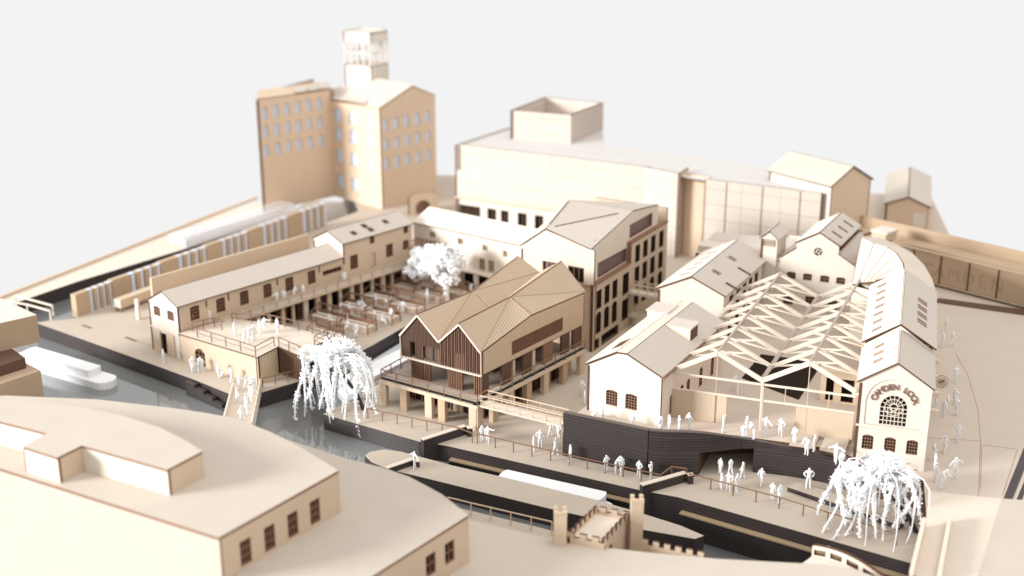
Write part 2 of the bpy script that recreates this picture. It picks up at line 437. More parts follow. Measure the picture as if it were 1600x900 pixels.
def lock_wall_ledge(A, B, z, label, w=.28):
    O, U, Z, N, L = frame(A, B)
    solo('wall_ledge', MB().box(O + Z * z - N * w, U, N, Z, L, w - .01, .12), [LEDGE, EDGE], label, 'ledge', P3(A, z), 'ledges along the lock walls')
lock_wall_ledge(lerp(LOCK_EDGE[1], LOCK_EDGE[2], .02), lerp(LOCK_EDGE[1], LOCK_EDGE[2], .97), -1.15, 'long timber ledge on the chamber wall above the white lock boat', .55)
lock_wall_ledge(lerp(LOCK_EDGE[1], LOCK_EDGE[2], .02), lerp(LOCK_EDGE[1], LOCK_EDGE[2], .97), -2.3, 'narrow lower timber ledge on the chamber wall beside the white lock boat', .3)
lock_wall_ledge(lerp(LOCK_EDGE[3], LOCK_EDGE[4], .02), lerp(LOCK_EDGE[3], LOCK_EDGE[4], .98), -1.2, 'timber ledge on the quay wall below the long brown handrail downstream of the lock', .6)

def lock_gate(label, a, b, c, z1=.75, z0=-4):
    """Gate: tall black panel from the lockside to a bent tip, with a bare ply capping."""
    th = thing('lock_gate', label, 'lock gate', P3(a, 0), 'lock gates')
    for p, q in ((a, b), (b, c)):
        O, U, Z, N, L = frame(p, q)
        obj('gate_panel', MB().box(O + Z * z0, U, Z, N, L, z1 - z0, .45), [BLACK, BLACK], th)
        obj('gate_capping', MB().box(O + Z * (z1 + .003) - N * .02, U, N, Z, L, .5, .07), [PLY, EDGE], th)
lock_gate('black lock gate with bare timber cap beside the pavilion forecourt', (-7.97, 107.42), (-4.20, 110.39), (-4.06, 109.84), z1=.8)
lock_gate('black lock gate with bare timber cap beyond the stern of the white lock boat', (10.96, 98.61), (14.96, 100.93), (15.01, 100.46), z1=.8)
lock_gate('short black lock gate on the island by the waving figurine', (-10.76, 102.37), (-8.66, 104.09), (-8.51, 103.59), z1=.5)
# stepped quay stair beside the yard
th = thing('quay_steps', 'black stepped quay stair below the arched yard door', 'steps', P3((-32.63, 123.63), -1.5))
for i in range(5):
    p = lerp((-32.89, 123.63), (-27.35, 118.76), i / 5); q = lerp((-32.89, 123.63), (-27.35, 118.76), (i + 1) / 5)
    O, U, Z, N, L = frame(p, q)
    obj('step', MB().box(O + Z * -3.0 - N * .5, U, Z, N, L - .02, 2.9 - .3 * i, .46), [BLACK, EDGE], th)

# ------------------------------------------------------------------ slatted double-gable pavilion
PF = (-10.7, 118.1); PU = (.841, -.541); PD = (.6, .8)
def pv(s, d): return (PF[0] + PU[0] * s + PD[0] * d, PF[1] + PU[1] * s + PD[1] * d)
def p3(s, d, z): return (*pv(s, d), z)
th = thing('slatted_pavilion', 'double-gabled timber pavilion with slatted dark ends on a columned deck', 'pavilion', P3(pv(4.7, 8), 0))
RM = [ROOFB, RAIL]
aL, aR = (2.16, 0, 9.4), (7.0, 0, 9.46)
mL, mR = (2.3, 8.1, 9.45), (6.6, 8.3, 9.6)
fL, fR = (1.95, 16.2, 11.0), (6.5, 17.2, 11.0)
v0, vm, vf = (4.62, 0, 7.2), (4.42, 8.2, 7.75), (4.1, 16.9, 9.45)
e0, em, ef = (9.42, 0, 7.1), (9.42, 7.7, 8.5), (9.42, 17.1, 8.25)
l0, lm, lf = (0, 0, 6.93), (0, 8.0, 7.2), (0, 16.4, 8.1)
front = (0, -.18, 0)
def fw(p): return (p[0], p[1] - .18, p[2])
for tri in ((fw(aR), fw(e0), mR), (mR, fw(e0), em), (mR, em, ef), (mR, ef, fR),
            (fw(aR), mR, vm), (fw(aR), vm, fw(v0)), (mR, fR, vf), (mR, vf, vm),
            (fw(aL), fw(v0), mL), (mL, fw(v0), vm), (mL, vm, vf), (mL, vf, fL),
            (fw(aL), mL, lm), (fw(aL), lm, fw(l0)), (mL, fL, lf), (mL, lf, lm)):
    roof(th, [p3(*q) for q in tri], .13, RM)
for a, b in ((mR, fw(e0)), (mR, em), (mR, ef), (mL, fw(v0)), (mL, vm), (mL, vf), (fw(aR), mR), (mR, fR), (fw(aL), mL), (mL, fL)):
    obj('roof_seam', MB().bar(V3(*p3(*a)) + V3(0, 0, .14), V3(*p3(*b)) + V3(0, 0, .14), .09, .05), [RAIL], th)
# front: dark backing with the two gables, slats in front, pale barge boards
FA, FB = pv(0, 0), pv(9.42, 0)
ZB = 4.85
def ftop(s):
    if s < 2.16: return 6.93 + (9.4 - 6.93) * s / 2.16
    if s < 4.62: return 9.4 + (7.2 - 9.4) * (s - 2.16) / 2.46
    if s < 7.0: return 7.2 + (9.46 - 7.2) * (s - 4.62) / 2.38
    return 9.46 + (7.1 - 9.46) * (s - 7) / 2.42
O, U, Z, N, L = frame(FA, FB)
wall(th, FA, FB, outline=[(0, ZB), (9.42, ZB), (9.42, 7.05), (7, 9.4), (4.62, 7.14), (2.16, 9.34), (0, 6.88)],
     holes=[[(2.5, 5.05), (4.5, 5.05), (4.5, 6.35), (2.5, 6.35)], [(1.15, 5.0), (1.75, 5.0), (1.75, 6.5), (1.15, 6.5)]], mats=[BROWN, EDGE], name='gable_wall', inset=.06, t=.14)
obj('window_glass', MB().plate(O + N * .22, U, Z, N, .03, [(2.4, 5), (4.6, 5), (4.6, 6.4), (2.4, 6.4)]), [plain('smoked_glass', (.10, .07, .055), .45, .2)], th)
for s0 in (2.5, 3.52, 4.42): obj('window_post', MB().box(O + U * s0 + Z * 5.05 - N * .02, U, Z, N, .08, 1.3, .1), [RAIL], th)
k = 0; s = .06
while s < 9.36:
    z0, z1 = ZB + .02, ftop(s) - .06
    left = s < 4.6; w = .085 if left else .075
    if left and 2.46 < s < 4.46: z0 = 6.38
    if 1.12 < s < 1.74: z0 = 6.52
    if not left and 6.4 < s < 7.5 and z0 < 6.2:   # lighter sliding shutter in the open gable
        obj('slat', MB().box(O + U * s + Z * (z0 + .1) - N * .16, U, Z, N, w, 1.5, .08), [RAIL], th)
        z0 = 6.5
    obj('slat', MB().box(O + U * s + Z * z0 - N * .08, U, Z, N, w, z1 - z0, .12), [BROWN if (left or k % 2) else RAIL, EDGE], th)
    s += .155 if left else .205; k += 1
for a, b in ((l0, aL), (aL, v0), (v0, aR), (aR, e0)):
    obj('barge_board', MB().bar(p3(a[0], -.22, a[2] - .02), p3(b[0], -.22, b[2] - .02), .05, .17, up=(0, 0, 1)), [BATTEN], th)
obj('corner_board', MB().bar(p3(9.40, -.16, ZB), p3(9.40, -.16, 7.1), .12, .1), [BATTEN], th)
obj('corner_board', MB().bar(p3(.02, -.16, ZB), p3(.02, -.16, 6.9), .1, .08), [BATTEN], th)
obj('sill_board', MB().bar(p3(0, -.14, ZB - .06), p3(9.44, -.14, ZB - .06), .3, .1), [BATTEN], th)
# right side: vertical boards with a long slatted window
SA, SB = pv(9.42, 0), pv(9.42, 17.1)
O, U, Z, N, L = frame(SA, SB)
wall(th, SA, SB, outline=[(0, ZB), (17.1, ZB), (17.1, 8.2), (7.7, 8.44), (0, 7.04)], holes=[[(4.6, 5.35), (13.1, 5.35), (13.1, 6.75), (4.6, 6.75)]], mats=[TANV, EDGE], name='side_wall', t=.2)
obj('window_glass', MB().plate(O + N * .23, U, Z, N, .03, [(4.5, 5.25), (13.2, 5.25), (13.2, 6.85), (4.5, 6.85)]), [INK], th)
for i in range(34): obj('slat', MB().box(O + U * (4.66 + i * .25) + Z * 5.352 + N * .03, U, Z, N, .1, 1.39, .14), [RAIL, EDGE], th)
wall(th, pv(9.42, 17.1), pv(0, 16.4), outline=[(0, ZB), (9.4, ZB), (9.4, 8.0), (7.4, 10.9), (5.3, 9.3), (2.9, 10.9), (0, 8.1)], mats=[TANV, EDGE], name='end_wall')
wall(th, pv(0, 16.4), pv(0, 0), ZB, 6.85, mats=[TANV, EDGE], name='side_wall')
obj('floor_slab', MB().plate((0, 0, ZB - .13), (1, 0, 0), (0, 1, 0), (0, 0, 1), .12, [pv(.05, .05), pv(9.35, .05), pv(9.35, 16.9), pv(.05, 16.3)]), [MDF, EDGE], th)
# middle storey: slatted screens between floor slab and deck
DZ = 2.62
for s0, s1, d in ((.9, 2.35, .25), (2.42, 3.2, .35), (5.25, 7.0, .25), (8.35, 9.3, .15)):
    A, B = pv(s0, d), pv(s1, d); O, U, Z, N, L = frame(A, B)
    sc = obj('slatted_screen', MB().box(O + Z * DZ + N * .1, U, Z, N, L, ZB - .14 - DZ, .06), [BROWN, EDGE], th)
    n = int(L / .19)
    for i in range(n): obj('slat', MB().box(O + U * (i * L / n + .03) + Z * (DZ + .01), U, Z, N, .085, ZB - .16 - DZ, .1), [RAIL, EDGE], sc)
for d0, d1, m in ((.1, 1.2, BROWN), (3.2, 4.7, BROWN), (5.0, 5.3, TAN), (6.6, 8.0, BROWN), (8.2, 8.6, TAN), (10.0, 11.6, RAIL), (13.2, 14.6, BROWN), (15.2, 16.8, BROWN)):
    A, B = pv(9.3, d0), pv(9.3, d1); O, U, Z, N, L = frame(A, B)
    obj('wall_panel', MB().box(O + Z * DZ, U, Z, N, L, ZB - .14 - DZ, .25), [m, EDGE], th)
obj('core_wall', MB().plate(P3(pv(3.0, 5.5), DZ), (*PU, 0), (*PD, 0), (0, 0, 1), ZB - .14 - DZ, [(0, 0), (3.6, 0), (3.6, 9), (0, 9)]), [MDF, EDGE], th)
obj('stair_wall', MB().plate(P3(pv(.3, 8), DZ), (*PU, 0), (*PD, 0), (0, 0, 1), ZB - .14 - DZ, [(0, 0), (2.2, 0), (2.2, 7), (0, 7)]), [BROWN, EDGE], th)
# deck with planted edge on columns
DKL, DKR, DKF, DKB = (-12.8, 117.2), (-3.2, 110.9), (7.6, 125.2), (-2.6, 131.8)
obj('deck', MB().plate((0, 0, DZ - .3), (1, 0, 0), (0, 1, 0), (0, 0, 1), .28, [DKL, DKR, DKF, DKB]), [MDF, TAN], th)
for a, b in ((DKL, DKR), (DKR, DKF)):
    O, U, Z, N, L = frame(a, b)
    obj('planter_strip', MB().box(O + Z * (DZ - .019) + N * .28, U, N, Z, L, .22, .12), [MOSS], th)
    obj('edge_board', MB().box(O + Z * (DZ - .32) - N * .05, U, Z, N, L, .34, .045), [TAN, EDGE], th)
for a, b, fr in ((DKL, DKR, (.02, .24, .5, .635, .945)), (DKR, DKF, (.03, .16, .30, .46, .62, .80, .97))):
    O, U, Z, N, L = frame(a, b)
    for i_, q in enumerate(fr):
        obj('column', MB().box(O + U * (q * L - .4) + N * .08, U, N, Z, .8, .5, DZ - .33), [TAN if i_ % 2 == 0 else MDFD, BROWN], th)
# shopfronts under the deck, on a near-black wall painting the shade there
A, B = lerp(DKL, DKF, .12), None
CA, CB, CC = pv(-.4, 1.0), pv(8.9, .8), pv(8.9, 15.5)
for a, b in ((CA, CB), (CB, CC)):
    O, U, Z, N, L = frame(a, b)
    obj('shop_wall', MB().box(O, U, Z, N, L, DZ - .33, .3), [INK, EDGE], th)
    n = int(L / 1.15)
    for i in range(n):
        if i % 3 == 2: obj('shop_panel', MB().box(O + U * (i * L / n) - N * .08, U, Z, N, L / n - .1, DZ - .36, .06), [TAN, EDGE], th)
        else: obj('door_frame', MB().plate(O + U * (i * L / n) - N * .1, U, Z, N, .08, [(0, 0), (.95, 0), (.95, 2.1), (0, 2.1)], [[(.1, .12), (.85, .12), (.85, 1.98), (.1, 1.98)]]), [RAIL, EDGE], th)
railing('thin brown railing round the planted edge of the pavilion deck', [p3(-2.1, 8, DZ), P3(shift(DKL, (.15, .1)), DZ), P3(shift(DKR, (0, .15)), DZ), P3(shift(DKF, (-.1, 0)), DZ)], 1.0, 1.75)
# footbridge from deck to the terrace
BA, BB = (-3.0, 111.0), (4.4, 106.6)
th = thing('footbridge', 'slim timber footbridge from the pavilion deck to the black wall', 'footbridge', P3(BA, DZ))
O, U, Z, N, L = frame(BA, BB)
obj('deck', MB().box(O + Z * (DZ - .12), U, N, Z, L, 1.5, .14), [PLY, EDGE], th)
for n0 in (.06, 1.42):
    for i in range(7): obj('post', MB().bar(O + U * (.15 + i * (L - .3) / 6) + N * n0 + Z * DZ, O + U * (.15 + i * (L - .3) / 6) + N * n0 + Z * (DZ + 1.0), .08, .08), [TAN], th)
    for z in (1.02, .52): obj('rail', MB().bar(O + N * n0 + Z * (DZ + z), O + U * L + N * n0 + Z * (DZ + z), .08, .08), [TAN], th)

# ------------------------------------------------------------------ warehouse with faceted roof
WA, WB, WC = (1.0, 135.4), (8.6, 130.95), (18.2, 147.6)
th = thing('warehouse', 'tall warehouse with faceted roof, white boarded gable and deep dark windows', 'warehouse', P3(WB, 0))
O, U, Z, N, L = frame(WA, WB)
wall(th, WA, WB, outline=[(0, 7.5), (L, 7.5), (L, 11.4), (3.0, 12.8), (0, 10.55)], mats=[PLYV, EDGE], name='gable_wall', holes=[[(2.65, 7.7), (4.35, 7.7), (4.35, 9.35), (2.65, 9.35)], [(5.75, 7.6), (7.65, 7.6), (7.65, 9.3), (5.75, 9.3)]])
for s0, w in ((2.65, 1.7), (5.75, 1.9)): window(th, WA, WB, (s0, 7.7 if s0 < 3 else 7.6, w, 1.65, 0, 3, 1), pane=plain('tinted_glass', (.12, .09, .08), .2, .5) if s0 < 3 else INK)
wall(th, WA, WB, 0, 7.4, mats=[TAN, EDGE], inset=.35, name='lower_wall')
O, U, Z, N, L = frame(WB, WC)
G1, G2 = 9.1, L
wins = []
for fl, (z, h, r) in enumerate(((4.55, 2.1, 0), (1.75, 2.45, .35))):
    for s0 in (.75, 2.7, 4.65): wins.append((s0, z, 1.25, h, r, 2, 3))
for z, h, r in ((7.15, 2.0, 0), (4.6, 2.0, 0), (1.9, 2.3, .35)):
    for s0 in (10.35, 12.45, 14.6, 16.9): wins.append((s0, z, 1.25, h, r, 2, 3))
for z, h in ((4.2, 2.45), (1.2, 2.4)): wins.append((7.25, z, 1.6, h, 0, 2, 3))
wall(th, WB, WC, outline=[(0, 0), (L, 0), (L, 9.75), (G1, 9.75), (G1, 7.45), (0, 7.45)], wins=wins, t=.35, mats=[TAN, EDGE], name='side_wall', bar_m=INK,
     holes=[[(.6, .05), (1.6, .05), (1.6, 1.2), (.6, 1.2)], [(2.2, .05), (6.4, .05), (6.4, 1.2), (2.2, 1.2)]])
obj('shop_pane', MB().box(O + U * .4 + N * .45, U, Z, N, 8, 1.5, .05), [INK], th)
obj('cornice', MB().box(O + Z * 7.46 - N * .12, U, N, Z, G1 - .02, .5, .16), [RAIL, EDGE], th)
obj('cornice', MB().box(O + U * G1 + Z * 9.76 - N * .12, U, N, Z, L - G1, .6, .2), [RAIL, EDGE], th)
obj('cornice_return', MB().box(O + U * (G1 - .15) + Z * 7.64 - N * .1, U, Z, N, .22, 2.3, .45), [RAIL, EDGE], th)
# boarded top storey with two long strip windows behind angled fins
wall(th, WB, WC, outline=[(0, 7.65), (17.2, 7.65), (17.2, 12.2), (10.3, 13.1), (0, 11.4)], mats=[PLYV, EDGE], name='top_wall', inset=.4,
     holes=[[(1.7, 7.8), (8.9, 7.8), (8.9, 9.3), (1.7, 9.5)], [(9.5, 10.2), (15.6, 10.2), (15.6, 11.75), (9.5, 11.75)]])
obj('strip_glass', MB().box(O + U * 1.5 + Z * 7.7 + N * .8, U, Z, N, 15, 4.3, .04), [plain('mauve_glass', (.23, .18, .19), .2, .5)], th)
for i in range(11): obj('window_fin', MB().bar(O + U * (1.9 + i * .66) + N * .42 + Z * 7.8, O + U * (2.15 + i * .66) + N * .42 + Z * 9.3, .06, .1), [RAIL], th)
for i in range(10): obj('window_fin', MB().bar(O + U * (9.7 + i * .6) + N * .42 + Z * 10.2, O + U * (9.95 + i * .6) + N * .42 + Z * 11.75, .06, .1), [RAIL], th)
D3 = U.copy(); iN = N * .4
er0 = O + iN + Z * 11.42; er1 = O + U * 10.3 + iN + Z * 13.12; er2 = O + U * 17.2 + iN + Z * 12.2
el0 = Vector(P3(WA, 10.6)); ap = at(WA, WB, 3.0, 12.85); 
rt = Vector((6.38, 140.54, 14.20)); el1 = el0 + U * 15.5; rt2 = rt + U * 4.5 - Z * 1.2; 
for q, m in (((ap, er0, er1), GREY), ((ap, er1, rt), GREY), ((rt, er1, er2), GREY), ((rt, er2, rt2), GREY), ((ap, rt, el0), PLY), ((el0, rt, el1), PLY), ((rt, rt2, el1), PLY)):
    roof(th, q, .14, [m, EDGE])
def groove(p, q, w=.16): obj('roof_groove', MB().bar(Vector(p) + V3(0, 0, .13), Vector(q) + V3(0, 0, .13), w, .1), [EDGE], th)
groove(lerp(ap, er1, .10), lerp(ap, er1, .82)); groove(lerp(ap, rt, .14) , lerp(ap, rt, .93), .13)
wall(th, WC, shift(WC, (-8, 4.8)), 0, 11.5, mats=[TAN, EDGE], name='end_wall')
wall(th, shift(WA, (9.3, 16.5)), WA, 0, 10.3, mats=[TAN, EDGE], name='rear_wall')
# link bridges between warehouse and hall
for z, s0, lab in ((4.3, 8.7, 'upper slim link bridge between the warehouse windows and the hall roof'), (1.5, 9.0, 'lower slim link bridge between the warehouse windows and the hall roof')):
    p = O + U * s0 + Z * z; out = -N
    t2 = thing('link_bridge', lab, 'footbridge', p)
    obj('deck', MB().box(p - Z * .3, U, out, Z, 1.1, 4.8, .3), [PLY, EDGE], t2)
    for e in (0.02, 1.0):
        for i in range(5): obj('post', MB().bar(p + U * (e + .03) + out * (.3 + i * 1.0), p + U * (e + .03) + out * (.3 + i * 1.0) + Z * .95, .08, .08), [TAN], t2)
        for zz in (.5, .97): obj('rail', MB().bar(p + U * (e + .03) + Z * zz, p + U * (e + .03) + out * 4.75 + Z * zz, .08, .08), [TAN], t2)

# ------------------------------------------------------------------ white gabled building west of the hall
A, B = (6.8, 109.3), (13.0, 105.5); D = ang(61.0)
C = shift(B, D, 15.4); E_ = shift(A, D, 15.4)
th = thing('gabled_workshop', 'cream gabled workshop with two arched lattice windows and two roof dormers', 'building', P3(A, T))
O, U, Z, N, L = frame(A, B)
wall(th, A, B, outline=[(0, T), (L, T), (L, 7.75), (3.95, 9.15), (2.9, 9.1), (0, 7.4)], wins=[(1.92, 4.0, 1.15, 1.5, .16, 4, 5), (3.86, 4.05, 1.15, 1.5, .16, 4, 5)], mats=[FACE, EDGE], name='gable_wall')
for s0 in (1.84, 3.78): obj('window_sill', MB().box(O + U * s0 + Z * (3.86 if s0 < 2 else 3.91) - N * .06, U, Z, N, 1.3, .1, .1), [PLY, EDGE], th)
wall(th, B, C, outline=[(0, T), (15.4, T), (15.4, 7.75), (0, 7.75)], wins=[(s, 3.3, .8, 1.9, .25, 2, 4) for s in (2.2, 4.6, 6.2, 9.4, 12.4)], mats=[PLY, EDGE], name='side_wall')
wall(th, E_, A, 0, 7.4, mats=[PLY, EDGE], name='side_wall'); wall(th, C, E_, T, 7.6, mats=[PLY, EDGE], name='end_wall')
dv = V3(*D, 0)
r1, r2 = at(A, B, 2.9, 9.15) - dv * .12, at(A, B, 3.95, 9.2) - dv * .12
r0, r3 = at(A, B, -.18, 7.38) - dv * .12, at(A, B, L + .12, 7.72) - dv * .12
dl = dv * 15.6
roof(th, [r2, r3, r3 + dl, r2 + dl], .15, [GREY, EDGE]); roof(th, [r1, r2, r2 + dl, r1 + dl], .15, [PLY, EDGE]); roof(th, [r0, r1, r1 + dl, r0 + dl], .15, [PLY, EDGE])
obj('gutter', MB().bar(r3 + Z * .04 + U * .12, r3 + dl + Z * .04 + U * .12, .22, .14), [RAIL], th)
for i in range(6): obj('roof_louvre', MB().box(r0 + (r1 - r0) * .52 + dv * (2.2 + i * .35) + Z * .17, (r1 - r0).normalized(), dv, (r1 - r0).normalized().cross(dv), 1.2, .14, .05), [EDGE], th)
def dormer(base, u, w, d, dep, h, louvre=False):
    """Flat box dormer: cheeks, lid and a front panel; base = low front corner."""
    b = Vector(base); dm = obj('dormer', MB().box(b, u, d, V3(0, 0, 1), w, dep, h), [PLY, EDGE], th)
    obj('dormer_roof', MB().box(b - u * .12 - d * .12 + V3(0, 0, h + .003), u, d, V3(0, 0, 1), w + .24, dep + .24, .12), [GREY, EDGE], dm)
    if louvre: obj('dormer_louvre', MB().box(b + u * (w + .01) + d * .2 + V3(0, 0, .15), d, V3(0, 0, 1), u, dep - .4, h - .3, .05), [BROWN], dm)
q = at(A, B, 4.3, 8.0) + dv * 8.2; dormer(q, U, 2.3, dv, 2.0, 1.35, True)
q = at(A, B, 1.0, 7.7) + dv * 11.0; dormer(q, U, 2.0, dv, 2.4, 1.6)

# ------------------------------------------------------------------ skylit workshop behind it
FA2, FB2, FC2 = (15.0, 127.6), (21.4, 125.2), (27.3, 136.4)
th = thing('skylit_workshop', 'white gabled workshop with slit skylights and a row of tall windows', 'building', P3(FA2, T))
O, U, Z, N, L = frame(FA2, FB2); dv = Vector((*FC2, 0)) - Vector((*FB2, 0)); LD = dv.length; dv.normalize()
wall(th, FA2, FB2, outline=[(0, T), (L, T), (L, 8.35), (3.45, 9.95), (0, 8.35)], mats=[FACE, EDGE], name='gable_wall')
wall(th, FB2, FC2, T, 8.3, wins=[(s, 5.95, 1.2, 1.8, 0, 2, 3) for s in (1.9, 4.1, 6.2, 8.2, 10.2)] + [(s, 3.2, 1.2, 2.0, 0, 2, 3) for s in (1.9, 4.1, 6.2, 8.2)], mats=[PLY, EDGE], name='side_wall', bar_m=BROWN)
FE = shift(FA2, dv, LD + 2)
wall(th, FE, FA2, 0, 8.3, mats=[PLY, EDGE], name='side_wall'); wall(th, shift(FC2, dv, 2), FE, T, 8.3, mats=[PLY, EDGE], name='end_wall')
g0, g1, g2 = at(FA2, FB2, -.2, 8.3) - dv * .12, at(FA2, FB2, 3.45, 10.0) - dv * .12, at(FA2, FB2, L + .2, 8.3) - dv * .12
dl = dv * (LD + 2.1)
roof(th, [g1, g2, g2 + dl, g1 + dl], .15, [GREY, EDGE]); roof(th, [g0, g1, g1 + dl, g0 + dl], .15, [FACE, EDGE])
sl = (g2 - g1); sn = sl.cross(dv).normalized(); sn = sn if sn.z > 0 else -sn
for a, b, w, l in ((.22, 3.6, .9, .75), (.2, 8.8, .9, .75), (.72, 2.6, .5, 1.5), (.62, 7.6, .45, 1.5)):
    obj('skylight', MB().box(g1 + sl * a + dv * b + sn * .151, sl.normalized(), dv, sn, l if w < .6 else w, w if w < .6 else l, .03), [BROWN, EDGE], th)
    if w > .6:
        for i in range(3): obj('glazing_bar', MB().box(g1 + sl * a + sl.normalized() * (.1 + i * .3) + dv * b + sn * .184, sl.normalized(), dv, sn, .07, l, .03), [PLY], th)
sl2 = (g0 - g1)
for b in (2.5, 4.6, 6.7, 8.8, 10.9): obj('skylight', MB().box(g1 + sl2 * .3 + dv * b - sl2.cross(dv).normalized() * 0 + V3(0, 0, .17), sl2.normalized(), dv, V3(0, 0, 1), 1.1, .3, .03), [RAIL], th)

# ------------------------------------------------------------------ open timber market hall
HA, HB = (14.3, 108.0), (29.2, 102.4)
O, U, Z, N, L = frame(HA, HB)
th = thing('market_hall_frame', 'open timber roof frame of paired trusses over the market hall floor', 'roof frame', P3(lerp(HA, HB, .5), T))
HD = ang(67.2); dv = V3(*HD, 0)
HN, HL = 8, 24.0
def hp(s, d, z): return O + U * s + dv * d + Z * z + U * (d * .018)
tp = [(0.0, 7.45), (3.95, 9.62), (7.95, 7.6), (11.9, 9.8), (15.85, 7.75)]
for i in range(HN):
    d = i * HL / (HN - 1); big = .34 if i == 0 else .27
    for (s0, z0), (s1, z1) in zip(tp, tp[1:]):
        hi = z1 > z0
        obj('rafter', MB().bar(hp(s0, d, z0), hp(s1, d, z1), .22, big + .05), [BATTEN], th)
        if i:
            # lattice: tie from foot to the far rafter's middle, and a strut under the ridge
            sp, zp = (s1, z1) if hi else (s0, z0); sf, zf = (s0, z0) if hi else (s1, z1)
            mid = (sp + (sp - sf) * .42, zp - (zp - zf) * .42)
            obj('tie', MB().bar(hp(sf, d, zf + .06), hp(mid[0], d, mid[1] - .1), .12, .15), [BATTEN], th)
            obj('strut', MB().bar(hp(sf + (sp - sf) * .5, d, zf + (zp - zf) * .5), hp(sp, d, zf + (zp - zf) * .42), .1, .13), [BATTEN], th)
for s, z, nm, w in ((3.95, 9.74, 'ridge_beam', .2), (11.9, 9.92, 'ridge_beam', .2), (7.95, 7.72, 'valley_beam', .36)):
    obj(nm, MB().bar(hp(s, -.1, z), hp(s, HL + .2, z), w, .16), [wood(nm + '_card', (.42, .33, .275), grain=.1), EDGE], th)
obj('wall_plate', MB().bar(hp(.05, 0, 7.3), hp(.05, HL, 7.3), .3, .2), [BATTEN], th)
obj('wall_plate', MB().bar(hp(15.85, 0, 7.55), hp(15.85, HL, 7.55), .6, .2), [BATTEN], th)
# open front: post, two beams, mullions and hanging doors
hf = thing('hall_front_screen', 'open timber front of the hall with boarded sliding doors below a glazing frame', 'facade', P3(HA, T))
obj('beam', MB().bar(O + Z * 7.2 - N * .1, O + U * L + Z * 7.35 - N * .1, .15, .17), [BATTEN], hf)
obj('beam', MB().bar(O + Z * 5.72 - N * .1, O + U * L + Z * 5.82 - N * .1, .15, .15), [BATTEN], hf)
obj('post', MB().bar(O + U * 8.05 + Z * T - N * .1, O + U * 8.0 + Z * 7.6 - N * .1, .3, .2), [BATTEN], hf)
for s in (3.95, 5.9, 10.0, 11.9, 13.7): obj('mullion', MB().bar(O + U * s + Z * 5.75 - N * .05, O + U * s + Z * (7.25 if s not in (3.95, 11.9) else 9.55) - N * .05, .07, .07), [TAN], hf)
for s0, s1, n in ((.02, 3.95, -.22), (3.98, 4.95, -.1), (11.0, 11.95, -.1), (12.0, 15.9, -.22)):
    obj('door_panel', MB().box(O + U * s0 + Z * (T + .03) + N * n, U, Z, N, s1 - s0, 2.68, .08), [wood('door_ply', (.55, .43, .315), stripe=.2, stripe_w=.14, stripe_col=(.42, .31, .21)) if s0 == .02 else bpy.data.materials['door_ply'], EDGE], hf)
sheet_pts = [(25.06, 122.79), (30.74, 120.57), (26.51, 111.47), (22.11, 116.65)]
solo('floor_opening', MB().plate((0, 0, T + .005), (1, 0, 0), (0, 1, 0), (0, 0, 1), .05, sheet_pts), [INK, EDGE], 'black sheet painting the dark of an opening in the hall floor under the trusses', 'floor panel', P3(sheet_pts[0], T))  # black sheet stands in for the darkness of a stair opening
kq = (28.77, 107.91)
th = thing('hall_kiosk', 'small timber kiosk with dark openings inside the hall beside the lettered facade', 'kiosk', P3(kq, T))
O2, U2, Z2, N2, L2 = frame(shift(kq, (-.4, 3.4)), shift(kq, (3.0, 2.2)))
obj('wall', MB().plate(O2 + Z2 * T, U2, Z2, N2, .2, [(0, 0), (L2, 0), (L2, 3), (0, 3)], [[(.5, .2), (1.2, .2), (1.2, 2.4), (.5, 2.4)], [(1.9, .2), (3.0, .2), (3.0, 2.4), (1.9, 2.4)]]), [TAN, EDGE], th)
obj('back_panel', MB().box(O2 + Z2 * T + N2 * .6, U2, Z2, N2, L2, 2.9, .1), [INK], th)
obj('lid', MB().box(O2 + Z2 * (T + 3.004) - N2 * .1, U2, N2, Z2, L2, 1.2, .12), [TAN, EDGE], th)
# ramps in front of the right-hand door
for i, (a, b, c, d) in enumerate((((23.6, 101.6), (25.6, 100.9), (27.0, 104.2), (25.2, 104.9)), ((26.0, 100.7), (27.9, 99.7), (28.9, 102.2), (27.4, 103.8)))):
    solo('ramp', MB().slab([P3(a, T - .25 * 0 + .02), P3(b, T + .02), P3(c, T + .3), P3(d, T + .3)], .1), [MDF, EDGE], ['sloping timber ramp board with two figurines before the hall door', 'sloping timber ramp board beside the lettered facade'][i], 'ramp', P3(a, T))

# ------------------------------------------------------------------ lettered facade block
CA, CB = (28.3, 98.6), (33.7, 96.9); CD = ang(73.0); dv = V3(*CD, 0)
O, U, Z, N, L = frame(CA, CB)
th = thing('lettered_hall', 'cream gabled hall with CAMDEN LOCK in raised letters over a fan window', 'building', P3(CA, T))
half = L / 2
def arch(s0, s1, z0, zs, n=20):
    r = (s1 - s0) / 2; c = (s0 + s1) / 2
    return [(s0, z0), (s1, z0)] + [(c + r * math.cos(math.pi * k / n), zs + r * math.sin(math.pi * k / n)) for k in range(n + 1)]
big = arch(.62, 5.06, 6.62, 8.6)
fan = arch(1.8, 3.9, 6.7, 8.32)
lowin = [(s, 4.4, .9, 1.3, .17, 4, 4) for s in (.62, 2.4, 4.14)]
wall(th, CA, CB, outline=[(0, T), (L, T), (L, 10.3), (half, 12.15), (0, 10.3)], wins=lowin, holes=[big] + [arc_top(s, T + .02, 1.2, .62, .25) for s in (.5, 2.28, 4.02)], mats=[FACE, EDGE], name='front_wall', t=.22)
for s in (.5, 2.28, 4.02): obj('blind_arch', MB().box(O + U * (s - .1) + Z * T + N * .12, U, Z, N, 1.4, .8, .3), [PLY], th)
